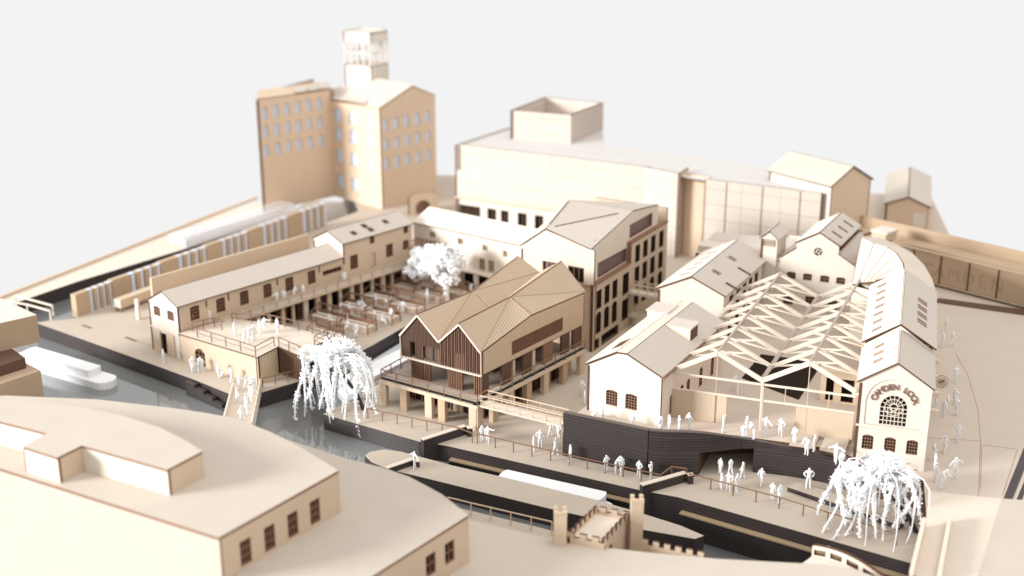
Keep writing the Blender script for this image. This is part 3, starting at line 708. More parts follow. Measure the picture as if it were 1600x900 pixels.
obj('arch_panel', MB().plate(O + N * .07, U, Z, N, .14, [(.5, 6.5), (5.2, 6.5), (5.2, 10.2), (half + .2, 11.4), (half - .2, 11.4), (.5, 10.2)], [fan]), [FACE, EDGE], th)
obj('string_course', MB().box(O + Z * 6.42 - N * .1, U, Z, N, L, .16, .1), [PLY, EDGE], th)
c0 = (2.85, 8.32)
mb = MB()
for x in [1.8 + .3 * i + .0 for i in range(1, 7)]:
    x = 1.8 + 2.1 * round((x - 1.8) / .3) / 7; mb.box(O + U * (x - .03) + Z * 6.7 + N * .1, U, Z, N, .06, 1.62, .06)
for j in range(0, 5): mb.box(O + U * 1.8 + Z * (6.7 + .38 * j) + N * .103, U, Z, N, 2.1, .06, .055)
for k in range(1, 8):
    a = math.pi * k / 8; e = V3(0, 0, 0) + U * math.cos(a) + Z * math.sin(a)
    p = O + U * c0[0] + Z * c0[1] + N * .13; mb.bar(p + e * .3, p + e * 1.06, .055, .05)
cc = O + U * c0[0] + Z * c0[1] + N * .1
mb.disc(cc, U, Z, N, .36, .06, 20, .28, 0, 0); mb.disc(cc + N * .002, U, Z, N, .74, .055, 24, .69, 0, 0)
fw_ = obj('fan_window', mb, [BATTEN], th)
obj('pane', MB().plate(O + N * .3, U, Z, N, .04, arch(1.6, 4.1, 6.6, 8.4)), [INK], fw_)
def letters(word, place, size, th, mats, depth, nm='letter'):
    for i, ch in enumerate(word):
        if ch == ' ': continue
        cu = bpy.data.curves.new('glyph', 'FONT'); cu.body = ch; cu.size = 1; cu.align_x = 'CENTER'; cu.extrude = .5; cu.resolution_u = 3
        to = bpy.data.objects.new('glyph', cu); COL.objects.link(to)
        me = bpy.data.meshes.new_from_object(to.evaluated_get(bpy.context.evaluated_depsgraph_get()))
        bpy.data.objects.remove(to); bpy.data.curves.remove(cu)
        P, ux, uy, n = place(i); mb = MB(); mb.v = [tuple(P + ux * v.co.x * size + uy * v.co.y * size + n * (v.co.z + .5) * depth) for v in me.vertices]
        for p in me.polygons:
            mb.f.append(tuple(p.vertices)); mb.m.append(0 if abs(p.normal.z) > .5 else 1); mb.uv.append([(me.vertices[v].co.x, me.vertices[v].co.y) for v in p.vertices])
        obj(nm, mb, mats, th); bpy.data.meshes.remove(me)
def arcplace(i):
    a = R(158) - R(136) * i / 10; r = 1.56
    e = U * math.cos(a) + Z * math.sin(a); tx = U * math.sin(a) - Z * math.cos(a)
    return O + U * 2.85 + Z * 8.4 + e * (r - .06) + N * .06, tx, e, -N
letters('CAMDEN LOCK', arcplace, .72, th, [RAIL, EDGE], .12)
# depth: low front bay, taller long roof behind
D1, D2 = 7.6, 23.5
def cp_(s, d, z): return O + U * s + dv * d + Z * z
wall(th, CB, shift(CB, CD, D2), T, 10.2, mats=[PLY, EDGE], name='side_wall', wins=[(s, 4.3, 1.1, 2, .2, 3, 4) for s in (2, 5, 9, 12, 15, 18)])
wall(th, shift(CA, CD, D2), CA, T, 10.2, mats=[PLY, EDGE], name='side_wall', holes=[[(20.5, T + .05), (22.3, T + .05), (22.3, 5.6), (20.5, 5.6)]])
RR = []
for d0, d1, dz, ov in ((-.15, D1, 0, .16), (D1 + .02, D2, .55, .22)):
    a0, a1 = cp_(-ov, d0, 10.25 + dz), cp_(-ov, d1, 10.25 + dz); b0, b1 = cp_(half, d0, 12.2 + dz), cp_(half, d1, 12.2 + dz); c0_, c1 = cp_(L + ov, d0, 10.25 + dz), cp_(L + ov, d1, 10.25 + dz)
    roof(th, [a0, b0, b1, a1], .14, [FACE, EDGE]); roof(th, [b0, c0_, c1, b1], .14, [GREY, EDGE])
    RR.append((a0, a1, b0, b1, c0_, c1))
    obj('ridge_cap', MB().bar(b0 + Z * .15, b1 + Z * .15, .08, .06), [PLY], th)
wall(th, shift(CA, CD, D1 + .06), shift(CB, CD, D1 + .06), outline=[(0, 9.9), (L, 9.9), (L, 10.75), (half, 12.7), (0, 10.75)], mats=[FACE, EDGE], name='gable_upstand', t=.2)
wall(th, shift(CB, CD, D2), shift(CA, CD, D2), outline=[(0, T), (L, T), (L, 10.7), (half, 12.65), (0, 10.7)], mats=[FACE, EDGE], name='end_wall', t=.2)
def slits(a0, a1, b0, b1, f0, f1, count, n, s0, w, gap):
    """Groups of n thin slits on the slope from ridge b to eave a."""
    dn = (a0 - b0); run = (a1 - a0); sn = dn.cross(run).normalized(); sn = sn if sn.z > 0 else -sn
    dn_, rn = dn.normalized(), run.normalized()
    for i in range(count):
        base = b0 + dn * s0 + run * (f0 + (f1 - f0) * i / max(1, count - 1))
        for j in range(n):
            obj('skylight', MB().box(base + rn * (j * gap) + sn * .142, dn_, rn, sn, w, gap * .45, .03), [RAIL, EDGE], th)
a0, a1, b0, b1, c0_, c1 = RR[1]
slits(a0, a1, b0, b1, .08, .86, 7, 2, .5, .9, .36); slits(c0_, c1, b0, b1, .22, .58, 4, 3, .42, 1.0, .42)
a0, a1, b0, b1, c0_, c1 = RR[0]
slits(a0, a1, b0, b1, .3, .75, 3, 2, .38, .9, .36)
for i, d in enumerate((1.2, 5.0, 8.6, 12.6)):
    q = cp_(L, d, 7.6 + .0 * i); solo('projecting_sign', MB().box(q + U * .02, U, dv, Z, .75, .5, .4), [PLY, EDGE], ['blank timber bracket sign nearest the lettered gable', 'blank timber bracket sign just before the round clock', 'blank timber bracket sign just beyond the round clock', 'blank timber bracket sign farthest from the lettered gable'][i], 'sign', q, 'bracket signs along the hall side')
q = cp_(L + .95, 7.0, 8.2)
ck = thing('wall_clock', 'round skeleton clock on a bracket at the side of the lettered hall', 'clock', q)
obj('ring', MB().disc(q, U, Z, dv, .62, .12, 28, .45), [BATTEN, EDGE], ck); obj('hub', MB().disc(q, U, Z, dv, .14, .14, 14), [BATTEN, EDGE], ck)
for k in range(12):
    e = U * math.cos(k * math.pi / 6) + Z * math.sin(k * math.pi / 6); obj('spoke', MB().bar(q + e * .13 + dv * .06, q + e * .47 + dv * .06, .035, .06), [RAIL], ck)
for a, l in ((60, .42), (170, .3)):
    e = U * math.cos(R(a)) + Z * math.sin(R(a)); obj('hand', MB().bar(q - dv * .04, q + e * l - dv * .04, .06, .05), [EDGE], ck)
obj('bracket', MB().bar(q - U * .6, q - U * 1.0, .1, .1), [EDGE], ck)
# fan-shaped faceted roof turning the corner
ft = thing('corner_roof', 'faceted fan-shaped corner roof of narrow boards joining the hall to the round-windowed block', 'roof', P3((38, 128), T))
inn = [Vector((34.46, 125.78, 9.40)), Vector((35.35, 124.80, 9.80)), Vector((36.22, 124.12, 10.30))]
outr = [Vector((37.11, 133.57, 12.00)), Vector((37.92, 131.47, 12.00)), Vector((38.86, 129.55, 12.10)), Vector((38.98, 126.71, 12.30)), Vector((38.43, 122.80, 12.60)), Vector((37.57, 119.18, 12.80))]
ci = [0, .25, .5, .7, .86, 1.0]
ins = [inn[0].lerp(inn[2], c) for c in ci]
for i in range(5): roof(ft, [outr[i], outr[i + 1], ins[i + 1]], .1, [FACE, EDGE]); roof(ft, [outr[i], ins[i + 1], ins[i]], .1, [FACE, EDGE])
for p_, q_ in zip(outr, ins):
    obj('roof_seam', MB().bar(p_ + V3(0, 0, .1), q_ + V3(0, 0, .1), .1, .06), [RAIL], ft)
    m_ = p_.lerp(q_, .5)
for i in range(5):
    for f_ in (.33, .66): obj('roof_seam', MB().bar(outr[i].lerp(outr[i + 1], f_) + V3(0, 0, .1), ins[i].lerp(ins[i + 1], f_).lerp(outr[i].lerp(outr[i + 1], f_), .1) + V3(0, 0, .1), .05, .05), [TAN], ft)
oe = [Vector((40.63, 139.58, 10.20)), Vector((41.80, 137.15, 10.20)), Vector((42.57, 133.55, 10.30)), Vector((42.51, 129.01, 10.40)), Vector((41.88, 124.33, 10.50)), Vector((41.02, 120.30, 10.60))]
for i in range(5): roof(ft, [outr[i], oe[i], outr[i + 1]], .1, [PLY, EDGE]); roof(ft, [outr[i + 1], oe[i], oe[i + 1]], .1, [PLY, EDGE])
for i in range(5): wall(ft, oe[i + 1].xy, oe[i].xy, T, 10.1, mats=[PLY, EDGE], name='wall') 
wall(ft, inn[0].xy, inn[2].xy, T, 9.3, mats=[PLY, EDGE], name='wall')

# ------------------------------------------------------------------ round-windowed north block with clerestory
NA, NB = (27.8, 137.2), (38.5, 133.0)
O, U, Z, N, L = frame(NA, NB); dv = V3(*ang(62), 0)
th = thing('clerestory_block', 'white gabled block with a round spoked window and raised clerestory roof', 'building', P3(NA, T))
circ = [(5.6 + .55 * math.cos(2 * math.pi * k / 24), 10.0 + .55 * math.sin(2 * math.pi * k / 24)) for k in range(24)]
wall(th, NA, NB, outline=[(-6, T), (9.9, T), (9.9, 8.95), (9.2, 9.1), (7.8, 10.1), (7.76, 10.8), (5.65, 12.05), (3.24, 10.7), (3.24, 10.25), (1.67, 8.9), (-.4, 8.3), (-6, 8.0)], holes=[circ],
     wins=[(s, 6.62, .95, .78, .08, 4, 2) for s in (2.45, 4.2, 6.05, 7.75)] + [(s, 3.6, 1.1, 1.2, 0, 3, 3) for s in (2.2, 4.6, 7.0)], mats=[FACE, EDGE], name='front_wall')
pc = O + U * 5.6 + Z * 10.0
mb = MB().disc(pc - N * .04, U, Z, N, .56, .1, 24, .44).disc(pc + N * .02, U, Z, N, .24, .1, 16, .15)
for k in range(4):
    e = U * math.cos(k * math.pi / 2 + .3) + Z * math.sin(k * math.pi / 2 + .3); mb.bar(pc + e * .2 + N * .06, pc + e * .48 + N * .06, .08, .08)
rw = obj('round_window', mb, [BATTEN, EDGE], th); obj('pane', MB().disc(pc + N * .3, U, Z, N, .7, .04), [INK], rw)
dl = dv * 9.0
def np_(s, z): return at(NA, NB, s, z) - dv * .1
cr = [(3.1, 10.68), (5.65, 12.1), (7.9, 10.8)]
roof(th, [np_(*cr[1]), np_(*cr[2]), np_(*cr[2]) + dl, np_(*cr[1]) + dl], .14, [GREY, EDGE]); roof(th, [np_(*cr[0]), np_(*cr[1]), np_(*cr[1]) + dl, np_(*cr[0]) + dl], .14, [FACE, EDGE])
roof(th, [np_(7.7, 10.0), np_(9.9, 8.6), np_(9.9, 8.6) + dl, np_(7.7, 10.0) + dl], .12, [GREY, EDGE]); roof(th, [np_(1.6, 8.9), np_(3.3, 10.2), np_(3.3, 10.2) + dl, np_(1.6, 8.9) + dl], .12, [GREY, EDGE])
p = np_(7.72, 10.1); q = p + dl; obj('clerestory_wall', MB().box(p + dv * .12, dv, Z, -U, 8.7, .75, .1), [BROWN, EDGE], th)
for i in range(26): obj('louvre', MB().bar(p + dv * (.3 + i * .33) + U * .04 + Z * .04, p + dv * (.3 + i * .33) + U * .04 + Z * .68, .08, .06), [RAIL], th)
sl = np_(*cr[2]) - np_(*cr[1]); sn = sl.cross(dv).normalized(); sn = sn if sn.z > 0 else -sn
for b in (2.0, 4.4, 6.8): obj('skylight', MB().box(np_(*cr[1]) + sl * .3 + dv * b + sn * .142, sl.normalized(), dv, sn, 1.3, .35, .03), [EDGE], th)
wall(th, shift(NB, dv, 9), shift(NA, dv, 9), T, 9, mats=[PLY, EDGE], name='end_wall')
wall(th, shift(NB, U, -.6), shift(shift(NB, U, -.6), dv, 9), T, 8.5, mats=[PLY, EDGE], name='side_wall')
roof(th, [at(NA, NB, -6, 8.0), at(NA, NB, 1.6, 8.4), at(NA, NB, 1.6, 8.6) + dl, at(NA, NB, -6, 8.2) + dl], .1, [GREY, EDGE])
# little square turret
TA = at(NA, NB, -.55, 0) ; TB = at(NA, NB, 1.2, 0)
th = thing('roof_turret', 'small square turret with louvred front and gabled lid beside the round window', 'turret', (TA.x, TA.y, 8))
ta, tb = shift(TA, N, -.3), shift(TB, N, -.3); O, U, Z, N, L = frame(ta, tb); ddv = dv * 3.4
wall(th, ta, tb, outline=[(0, T), (L, T), (L, 10.95), (L / 2, 11.75), (0, 10.95)], mats=[FACE, EDGE], name='front_wall', holes=[[(.15, 10.1), (L - .15, 10.1), (L - .15, 10.85), (.15, 10.85)]])
for i in range(3): obj('louvre', MB().box(O + U * .16 + Z * (10.15 + i * .24) + N * .05, U, Z, N, L - .32, .12, .1), [TAN, EDGE], th)
obj('louvre_backing', MB().box(O + U * .1 + Z * 10 + N * .3, U, Z, N, L - .2, 1, .05), [INK], th)
wall(th, tb, shift(tb, ddv), T, 10.9, mats=[PLY, EDGE], name='side_wall'); wall(th, shift(ta, ddv), ta, T, 10.9, mats=[PLY, EDGE], name='side_wall')
wall(th, shift(tb, ddv), shift(ta, ddv), outline=[(0, T), (L, T), (L, 10.95), (L / 2, 11.75), (0, 10.95)], mats=[FACE, EDGE], name='end_wall')
p0, p1, p2 = at(ta, tb, -.15, 10.9) - dv * .15, at(ta, tb, L / 2, 11.8) - dv * .15, at(ta, tb, L + .15, 10.9) - dv * .15
e = dv * 3.7
roof(th, [p0, p1, p1 + e, p0 + e], .1); roof(th, [p1, p2, p2 + e, p1 + e], .1)
# low flat block between
th = thing('low_flat_block', 'low flat-roofed pale block behind the skylit workshop', 'building', P3((22, 146), 0))
fp = [(20.9, 142.6), (28.3, 139.6), (31.2, 147.4), (24.4, 151.2)]
for a, b in zip(fp, fp[1:] + fp[:1]): wall(th, a, b, 0, 7.4, mats=[PLY, EDGE])
obj('roof_panel', MB().plate((0, 0, 7.41), (1, 0, 0), (0, 1, 0), (0, 0, 1), .15, fp), [GREY, EDGE], th)
bx = [lerp(fp[0], fp[2], .05), lerp(fp[1], fp[3], .62), lerp(fp[1], fp[3], .8)]
obj('roof_box', MB().box(P3(shift(fp[0], (.3, .4)), 7.57), (.927, -.375, 0), (.375, .927, 0), (0, 0, 1), 2.6, 2.4, .7), [PLY, EDGE], th)

# ------------------------------------------------------------------ long market shed on the yard
SA_, SB_ = (-38.8, 132.0), (-35.0, 128.9); SD = ang(48.6); dv = V3(*SD, 0)
th = thing('market_shed', 'long two-storey market shed with white gable end, lattice windows and balcony', 'building', P3(SA_, 0))
O, U, Z, N, L = frame(SA_, SB_)
wall(th, SA_, SB_, outline=[(0, 0), (L, 0), (L, 5.85), (2.55, 7.0), (0, 5.55)], mats=[FACE, EDGE], name='gable_wall',
     wins=[(.85, 4.15, 1.1, 1.05, .12, 4, 4), (3.2, 4.15, 1.1, 1.05, .12, 4, 4)], holes=[[(1.75, .05), (2.75, .05), (2.75, 2.3), (1.75, 2.3)]])
obj('string_course', MB().box(O + Z * 2.68 - N * .08, U, Z, N, L, .12, .08), [PLY, EDGE], th)
obj('doorway', MB().box(O + U * 1.6 + N * .3, U, Z, N, 1.3, 2.5, .05), [INK], th)
for s0 in (.45, 2.8): obj('sliding_door', MB().box(O + U * s0 + Z * .03 - N * .12, U, Z, N, 1.25, 2.45, .09), [TAN, EDGE], th)
LA, LB = SB_, shift(SB_, SD, 23.0); O, U, Z, N, L = frame(LA, LB)
wl = [(s, 3.85, 1.15, 1.6, .1, 4, 4) for s in (1.6, 4.95, 8.1, 11.3, 14.4, 17.65)] + [(19.9, 4.35, 2.85, .55, 0, 5, 1)]
wall(th, LA, LB, 2.8, 5.85, wins=wl, mats=[TAN, EDGE], name='upper_wall')
for s in (3.6, 6.5, 13.2, 19.3): obj('vent_slot', MB().box(O + U * s + Z * 4.9 - N * .03, U, Z, N, .18, .75, .05), [EDGE], th)
wall(th, shift(LA, N, .2), shift(LB, N, .2), 0, 2.75, mats=[BROWN, EDGE], name='lower_wall', holes=[[(s, .03), (s + w, .03), (s + w, 2.3), (s, 2.3)] for s, w in ((6.9, 1.0), (9.0, .8), (11.5, 1.6), (14.6, 1.5), (17.2, 1.4), (20.2, 2.0))])
obj('shop_shade_sheet', MB().box(O + N * .9 + Z * .02, U, Z, N, 23, 2.6, .05), [INK], th)  # brown wall and black sheet paint the shade under the balcony
wall(th, shift(SA_, SD, 23), SA_, 0, 5.5, mats=[TAN, EDGE], name='rear_wall')
r0, r1, r2 = at(SA_, SB_, -.15, 5.5) - dv * .1, at(SA_, SB_, 2.55, 7.05) - dv * .1, at(SA_, SB_, 5.1, 5.85) - dv * .1
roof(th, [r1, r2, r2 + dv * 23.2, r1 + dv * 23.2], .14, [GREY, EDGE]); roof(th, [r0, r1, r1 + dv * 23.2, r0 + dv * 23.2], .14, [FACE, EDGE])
# balcony with posts and shop piers
obj('balcony_floor', MB().box(O + U * 1.5 + Z * 2.56 - N * 1.15, U, N, Z, 32.3, 1.13, .2), [TAN, EDGE], th)
for i in range(17):
    s = 5.0 + i * 1.8; obj('balcony_post', MB().bar(O + U * s + Z * 2.76 - N * 1.08, O + U * s + Z * 3.6 - N * 1.08, .09, .09), [TAN], th)
obj('balcony_rail', MB().bar(O + U * 4.6 + Z * 3.62 - N * 1.08, O + U * 33.8 + Z * 3.62 - N * 1.08, .1, .09), [TAN], th)
obj('balcony_panel', MB().box(O + U * 4.6 + Z * 2.8 - N * 1.0, U, Z, N, 29.2, .62, .03), [PLY, EDGE], th)
rnd = random.Random(3)
for i in range(16):
    s = 6.1 + i * 1.72 + rnd.uniform(-.15, .15); w = rnd.choice((.3, .42, .6))
    obj('shop_pier', MB().box(O + U * s - N * (.75 if w < .8 else .3), U, Z, N, w, 2.5, .3), [TAN if i % 3 else BATTEN, EDGE], th)
# taller end bay
th = thing('market_shed_tower', 'taller gabled bay with small square skylights at the end of the market shed', 'building', P3(LB, 0))
TA_ = shift(SA_, SD, 23.05); TB_ = shift(SB_, SD, 23.05); O2, U2, Z2, N2, L2 = frame(TA_, TB_)
wall(th, TA_, TB_, outline=[(0, 5), (L2, 5), (L2, 7.45), (2.5, 8.5), (0, 7.2)], mats=[FACE, EDGE], name='gable_wall')
ED = shift(TB_, SD, 11.2); O3, U3, Z3, N3, L3 = frame(TB_, ED)
wall(th, TB_, ED, 2.8, 7.45, mats=[TAN, EDGE], name='upper_wall', wins=[(1.1, 4.05, 1.2, 1.7, 0, 3, 4), (4.3, 6.5, .75, .85, 0, 3, 2), (6.9, 4.2, 1.1, 1.6, 0, 3, 4), (9.9, 6.55, .75, .85, 0, 3, 2), (9.7, 4.5, 1.0, 1.2, .2, 3, 3), (4.2, 3.6, .9, 1.7, 0, 0, 0)])
wall(th, TB_, ED, 0, 2.75, mats=[BROWN, EDGE], name='lower_wall', holes=[[(s, .03), (s + 1.2, .03), (s + 1.2, 2.3), (s, 2.3)] for s in (.8, 3.2, 5.8, 8.2)], inset=.2)
obj('shop_shade_sheet', MB().box(O3 + N3 * .9 + Z3 * .02, U3, Z3, N3, 11, 2.6, .05), [INK], th)
obj('blocked_door', MB().box(O3 + U3 * 4.15 + Z3 * 3.5 + N3 * .1, U3, Z3, N3, 1.0, 1.9, .2), [TAN], th)
r0, r1, r2 = at(TA_, TB_, -.15, 7.2) - dv * .1, at(TA_, TB_, 2.5, 8.55) - dv * .1, at(TA_, TB_, 5.1, 7.45) - dv * .1
dl = dv * 11.5
roof(th, [r1, r2, r2 + dl, r1 + dl], .14, [GREY, EDGE]); roof(th, [r0, r1, r1 + dl, r0 + dl], .14, [FACE, EDGE])
sl = r2 - r1; sn = sl.cross(dv).normalized(); sn = sn if sn.z > 0 else -sn
for a, b in ((.42, 2.4), (.18, 4.7), (.5, 4.9), (.28, 7.9)): obj('skylight', MB().box(r1 + sl * a + dv * b + sn * .142, sl.normalized(), dv, sn, .75, .7, .03), [EDGE], th)
wall(th, ED, shift(TA_, SD, 11.2), outline=[(0, 0), (4.9, 0), (4.9, 7.2), (2.45, 8.4), (0, 7.4)], mats=[TAN, EDGE], name='end_wall')
wall(th, shift(TA_, SD, 11.2), TA_, 0, 7.1, mats=[TAN, EDGE], name='rear_wall')
# long screen wall behind the shed
a, b = (-39.6, 136.6), (-24.8, 153.6); O, U, Z, N, L = frame(a, b)
solo('screen_wall', MB().box(O, U, Z, N, L, 6.5, .3), [TAN, EDGE], 'plain tan board wall rising behind the long market shed roof', 'wall', P3(a, 0))
# low trough and upright board on the quay
a = (-45.36, 143.34); th = thing('timber_trough', 'low timber trough on short legs on the quay behind the white gable', 'trough', P3(a, 0))
O, U, Z, N, L = frame(a, (-42.84, 147.36))
obj('trough_box', MB().box(O + Z * .55, U, Z, N, 6.0, 1.0, 1.1), [TAN, EDGE], th); obj('trough_end', MB().box(O + Z * .6 - U * .06, N, Z, U, 1.1, .9, .05), [FACE, EDGE], th)
for s in (.1, 2.8, 5.7):
    for n in (.05, .9): obj('leg', MB().box(O + U * s + N * n, U, N, Z, .15, .15, .55), [RAIL], th)
p = (-42.72, 140.97); solo('marker_post', MB().box(P3(p, 0), (.66, .75, 0), (-.75, .66, 0), (0, 0, 1), .3, .55, 2.4), [PLY, EDGE], 'upright pale board standing on the quay beside the trough', 'post', P3(p, 0))

# ------------------------------------------------------------------ raised yard deck in front of the shed
YA, YB, YC = (-34.9, 128.7), (-25.5, 122.1), (-24.0, 124.9)
DK = 3.05
th = thing('yard_deck', 'raised timber yard deck with boarded end and arched door in its long front wall', 'deck', P3(YA, 0))
O, U, Z, N, L = frame(YA, YB)
wall(th, YA, YB, 0, DK - .14, mats=[TAN, EDGE], name='front_wall', wins=[(2.2, .05, 1.5, 1.9, .5, 3, 3)])
wall(th, YB, YC, 0, DK - .14, mats=[wood('vertical_board', (.66, .52, .36), stripe=.55, stripe_w=.08), EDGE], name='end_wall')
WK = (-20.1, 121.2); WK2 = (-18.6, 123.3)
obj('deck_floor', MB().plate((0, 0, DK - .13), (1, 0, 0), (0, 1, 0), (0, 0, 1), .14, [shift(YA, (-.1, -.1)), shift(YB, (.0, -.15)), shift(YC, (.12, 0)), WK, (-16.0, 118.6), (-14.6, 120.6), WK2, (-20.3, 124.9), (-18.9, 127.3), (-20.8, 128.8), (-25.6, 131.8), (-30.5, 133.0)]), [PLY, EDGE], th)
obj('side_wall', MB().plate((0, 0, 0), (1, 0, 0), (0, 1, 0), (0, 0, 1), DK - .15, [(-24.3, 125.6), (-21.0, 123.0), (-19.6, 127.0), (-25.6, 131.0)]), [BROWN, INK], th)
sa, sb = YC, (-20.6, 122.4); O2, U2, Z2, N2, L2 = frame(sa, sb)
for i in range(15): obj('slat', MB().box(O2 + U2 * (.15 + i * .28) + N2 * .1 , U2, Z2, N2, .12, DK - .16, .08), [RAIL, EDGE], th)
obj('slat_backing', MB().box(O2 + N2 * .5, U2, Z2, N2, L2, DK - .2, .05), [INK], th)
railing('brown railing along the front edge of the raised yard deck', [P3(shift(YA, (2.2, -1.2)), DK), P3(shift(YB, (-.2, .2)), DK), P3(shift(YC, (-.3, .1)), DK)], 1.0, 2.1)
railing('brown railing along both sides of the walkway leading off the yard deck', [P3(shift(YC, (.2, 0)), DK), P3(WK, DK), P3((-16.0, 118.7), DK)], 1.0, 1.7)
railing('brown railing round the far corner of the raised yard deck', [P3((-30.0, 132.0), DK), P3((-25.7, 131.4), DK), P3((-20.9, 128.5), DK), P3((-19.1, 127.2), DK), P3((-20.2, 125.2), DK), P3((-15, 120.4), DK)], 1.0, 1.9)
railing('short brown railing at the shed end of the yard deck', [P3((-33.6, 129.2), DK), P3((-31.6, 130.6), DK), P3((-30.6, 129.6), DK)], 1.0, 1.6)
railing('low brown railing along the quay strip below the boarded deck end', [P3((-25.0, 121.4), 0), P3((-21.6, 123.6), 0), P3((-19.6, 126.2), 0)], 1.0, 1.6)

# ------------------------------------------------------------------ white wing behind the courtyard
WA_, WB_ = (-12.2, 157.0), (2.0, 146.4); O, U, Z, N, L = frame(WA_, WB_)
th = thing('courtyard_wing', 'white courtyard wing with tiny square windows under a pale lean-to roof', 'building', P3(WA_, 0))
wall(th, WA_, WB_, 0, 7.0, mats=[FACE, EDGE], wins=[(2.6, 5.6, .8, .75, 0, 2, 1), (7.0, 5.5, .85, .8, 0, 2, 1), (10.8, 5.4, .75, .75, 0, 2, 1), (13.9, 5.2, .65, .8, 0, 2, 1), (10.3, 2.9, .85, 1.5, .1, 2, 1), (11.7, 2.9, .85, 1.5, .1, 2, 1)], bar_m=TAN, pane=plain('tan_pane', (.30, .21, .13), .5, .2), holes=[[(8, .03), (9.4, .03), (9.4, 2.2), (8, 2.2)], [(10.2, .03), (11.8, .03), (11.8, 2.2), (10.2, 2.2)]])
obj('shop_shade_sheet', MB().box(O + N * .8 + Z * .02, U, Z, N, L, 2.6, .05), [INK], th)
e0, e1 = O + Z * 7.0 - N * .2, O + U * L + Z * 7.0 - N * .2
roof(th, [e0, e1, e1 + N * 3.2 + Z * 1.3, e0 + N * 3.2 + Z * 1.3], .14, [FACE, EDGE])
wall(th, shift(WB_, N, 3), shift(WA_, N, 3), 0, 8.2, mats=[PLY, EDGE], name='rear_wall')
obj('balcony_floor', MB().box(O + U * 2 + Z * 2.6 - N * 1.2, U, N, Z, L - 2, 1.18, .18), [PLY, EDGE], th)
pt = thing('pergola', 'small slatted timber pergola in the courtyard corner', 'pergola', P3(WA_, 4.6))
for i in range(7): obj('slat', MB().bar(O + U * (.5 + i * .6) + Z * 5.2 - N * .1, O + U * (.9 + i * .6) + Z * 4.5 - N * 2.6, .1, .14), [RAIL], pt)
for n, z in ((.12, 5.25), (2.5, 4.6)): obj('beam', MB().bar(O + U * .2 + Z * z - N * n, O + U * 5.0 + Z * z - N * n, .14, .16), [TAN], pt)
for s in (.4, 4.7): obj('post', MB().bar(O + U * s - N * 2.45 + Z * .0, O + U * s - N * 2.45 + Z * 4.55, .16, .16), [TAN], pt)

# ------------------------------------------------------------------ courtyard market stalls
def stall(c, lab):
    th = thing('market_stall', lab, 'market stall', P3(c, 0), 'market stalls in the courtyard')
    u, d = V3(.84, -.54, 0), V3(.54, .84, 0); b = Vector(P3(c, 0)); z = V3(0, 0, 1)
    obj('counter', MB().box(b - u * 1.9 - d * .7 + z * .62, u, d, z, 3.9, 1.35, .14), [PLY, EDGE], th)
    obj('counter_side', MB().box(b - u * 1.8 - d * .6, u, d, z, 3.7, 1.1, .6), [TAN, EDGE], th)
    for s in (-1.9, 0, 2.0): obj('post', MB().bar(b + u * s + d * .85, b + u * s + d * .85 + z * 1.75, .13, .13), [RAIL], th)
    for s in (-1.9, 2.0): obj('end_rail', MB().bar(b + u * s + d * .85 + z * 1.7, b + u * s - d * .7 + z * 1.1, .1, .1), [RAIL], th); obj('post', MB().bar(b + u * s - d * .72, b + u * s - d * .72 + z * 1.1, .12, .12), [RAIL], th)
    obj('front_rail', MB().bar(b - u * 2.0 - d * .72 + z * 1.12, b + u * 2.1 - d * .72 + z * 1.12, .09, .09), [RAIL], th)
    obj('top_rail', MB().bar(b - u * 2.0 + d * .85 + z * 1.8, b + u * 2.1 + d * .85 + z * 1.8, .14, .16), [RAIL], th)
    obj('back_panel', MB().box(b - u * 1.9 + d * .8 + z * .62, u, z, d, 3.9, .5, .05), [RAIL, EDGE], th)
for c, w in (((-20.99, 140.13), 'close to the shed balcony'), ((-17.31, 137.86), 'along the dock edge'), ((-20.60, 135.06), 'tucked behind the yard deck'), ((-18.19, 143.77), 'close to the shed balcony'), ((-14.87, 140.97), 'along the dock edge'), ((-15.83, 147.13), 'close to the shed balcony'),
             ((-12.25, 143.99), 'along the dock edge'), ((-13.10, 151.11), 'beside the smaller white tree'), ((-9.80, 148.05), 'beside the large white tree trunk'), ((-15.45, 153.05), 'close to the shed balcony'), ((-7.33, 149.45), 'half hidden behind the large white tree trunk')):
    stall(c, 'open timber market stall with railed counter ' + w)

# ------------------------------------------------------------------ brick-mill block far left
MA, MI, MN, MR = (-36.6, 186.8), (-27.4, 196.2), (-19.3, 188.6), (-11.6, 196.2)
th = thing('mill_block', 'tall tan L-shaped mill with rows of arched windows and a lantern tower', 'building', P3(MN, 0))
wall(th, MA, MI, 0, 16.7, mats=[WARM, EDGE], name='wing_wall', wins=[(.65 + i * 1.98, z, .95, 1.9, .47, 3, 4) for i in range(6) for z in (8.15, 10.95, 13.7)], pane=PALE, bar_m=PALE)
wall(th, MI, MN, 0, 14.9, mats=[WARM, EDGE], name='court_wall', wins=[(s, z, 1.6, 2.1, .3, 3, 4) for s in (.9, 4.3) for z in (1.7, 5.6, 9.0, 11.8)] + [(8.2, z, 1.1, 1.9, .3, 3, 4) for z in (5.6, 9.0, 11.8)], pane=PALE, bar_m=PALE)
wall(th, MN, MR, outline=[(0, 0), (10.8, 0), (10.8, 15.5), (6.4, 17.4), (0, 14.9)], mats=[WARM, EDGE], name='gable_wall', wins=[(.5 + i * 2.05, z, 1.0, 1.8, .35, 3, 4) for i in range(5) for z in (5.9, 8.8, 11.7)], pane=PALE, bar_m=PALE)
MB_ = shift(MR, (-7.5, 8.5)); MB2 = shift(MA, (-1.1, 7.0))
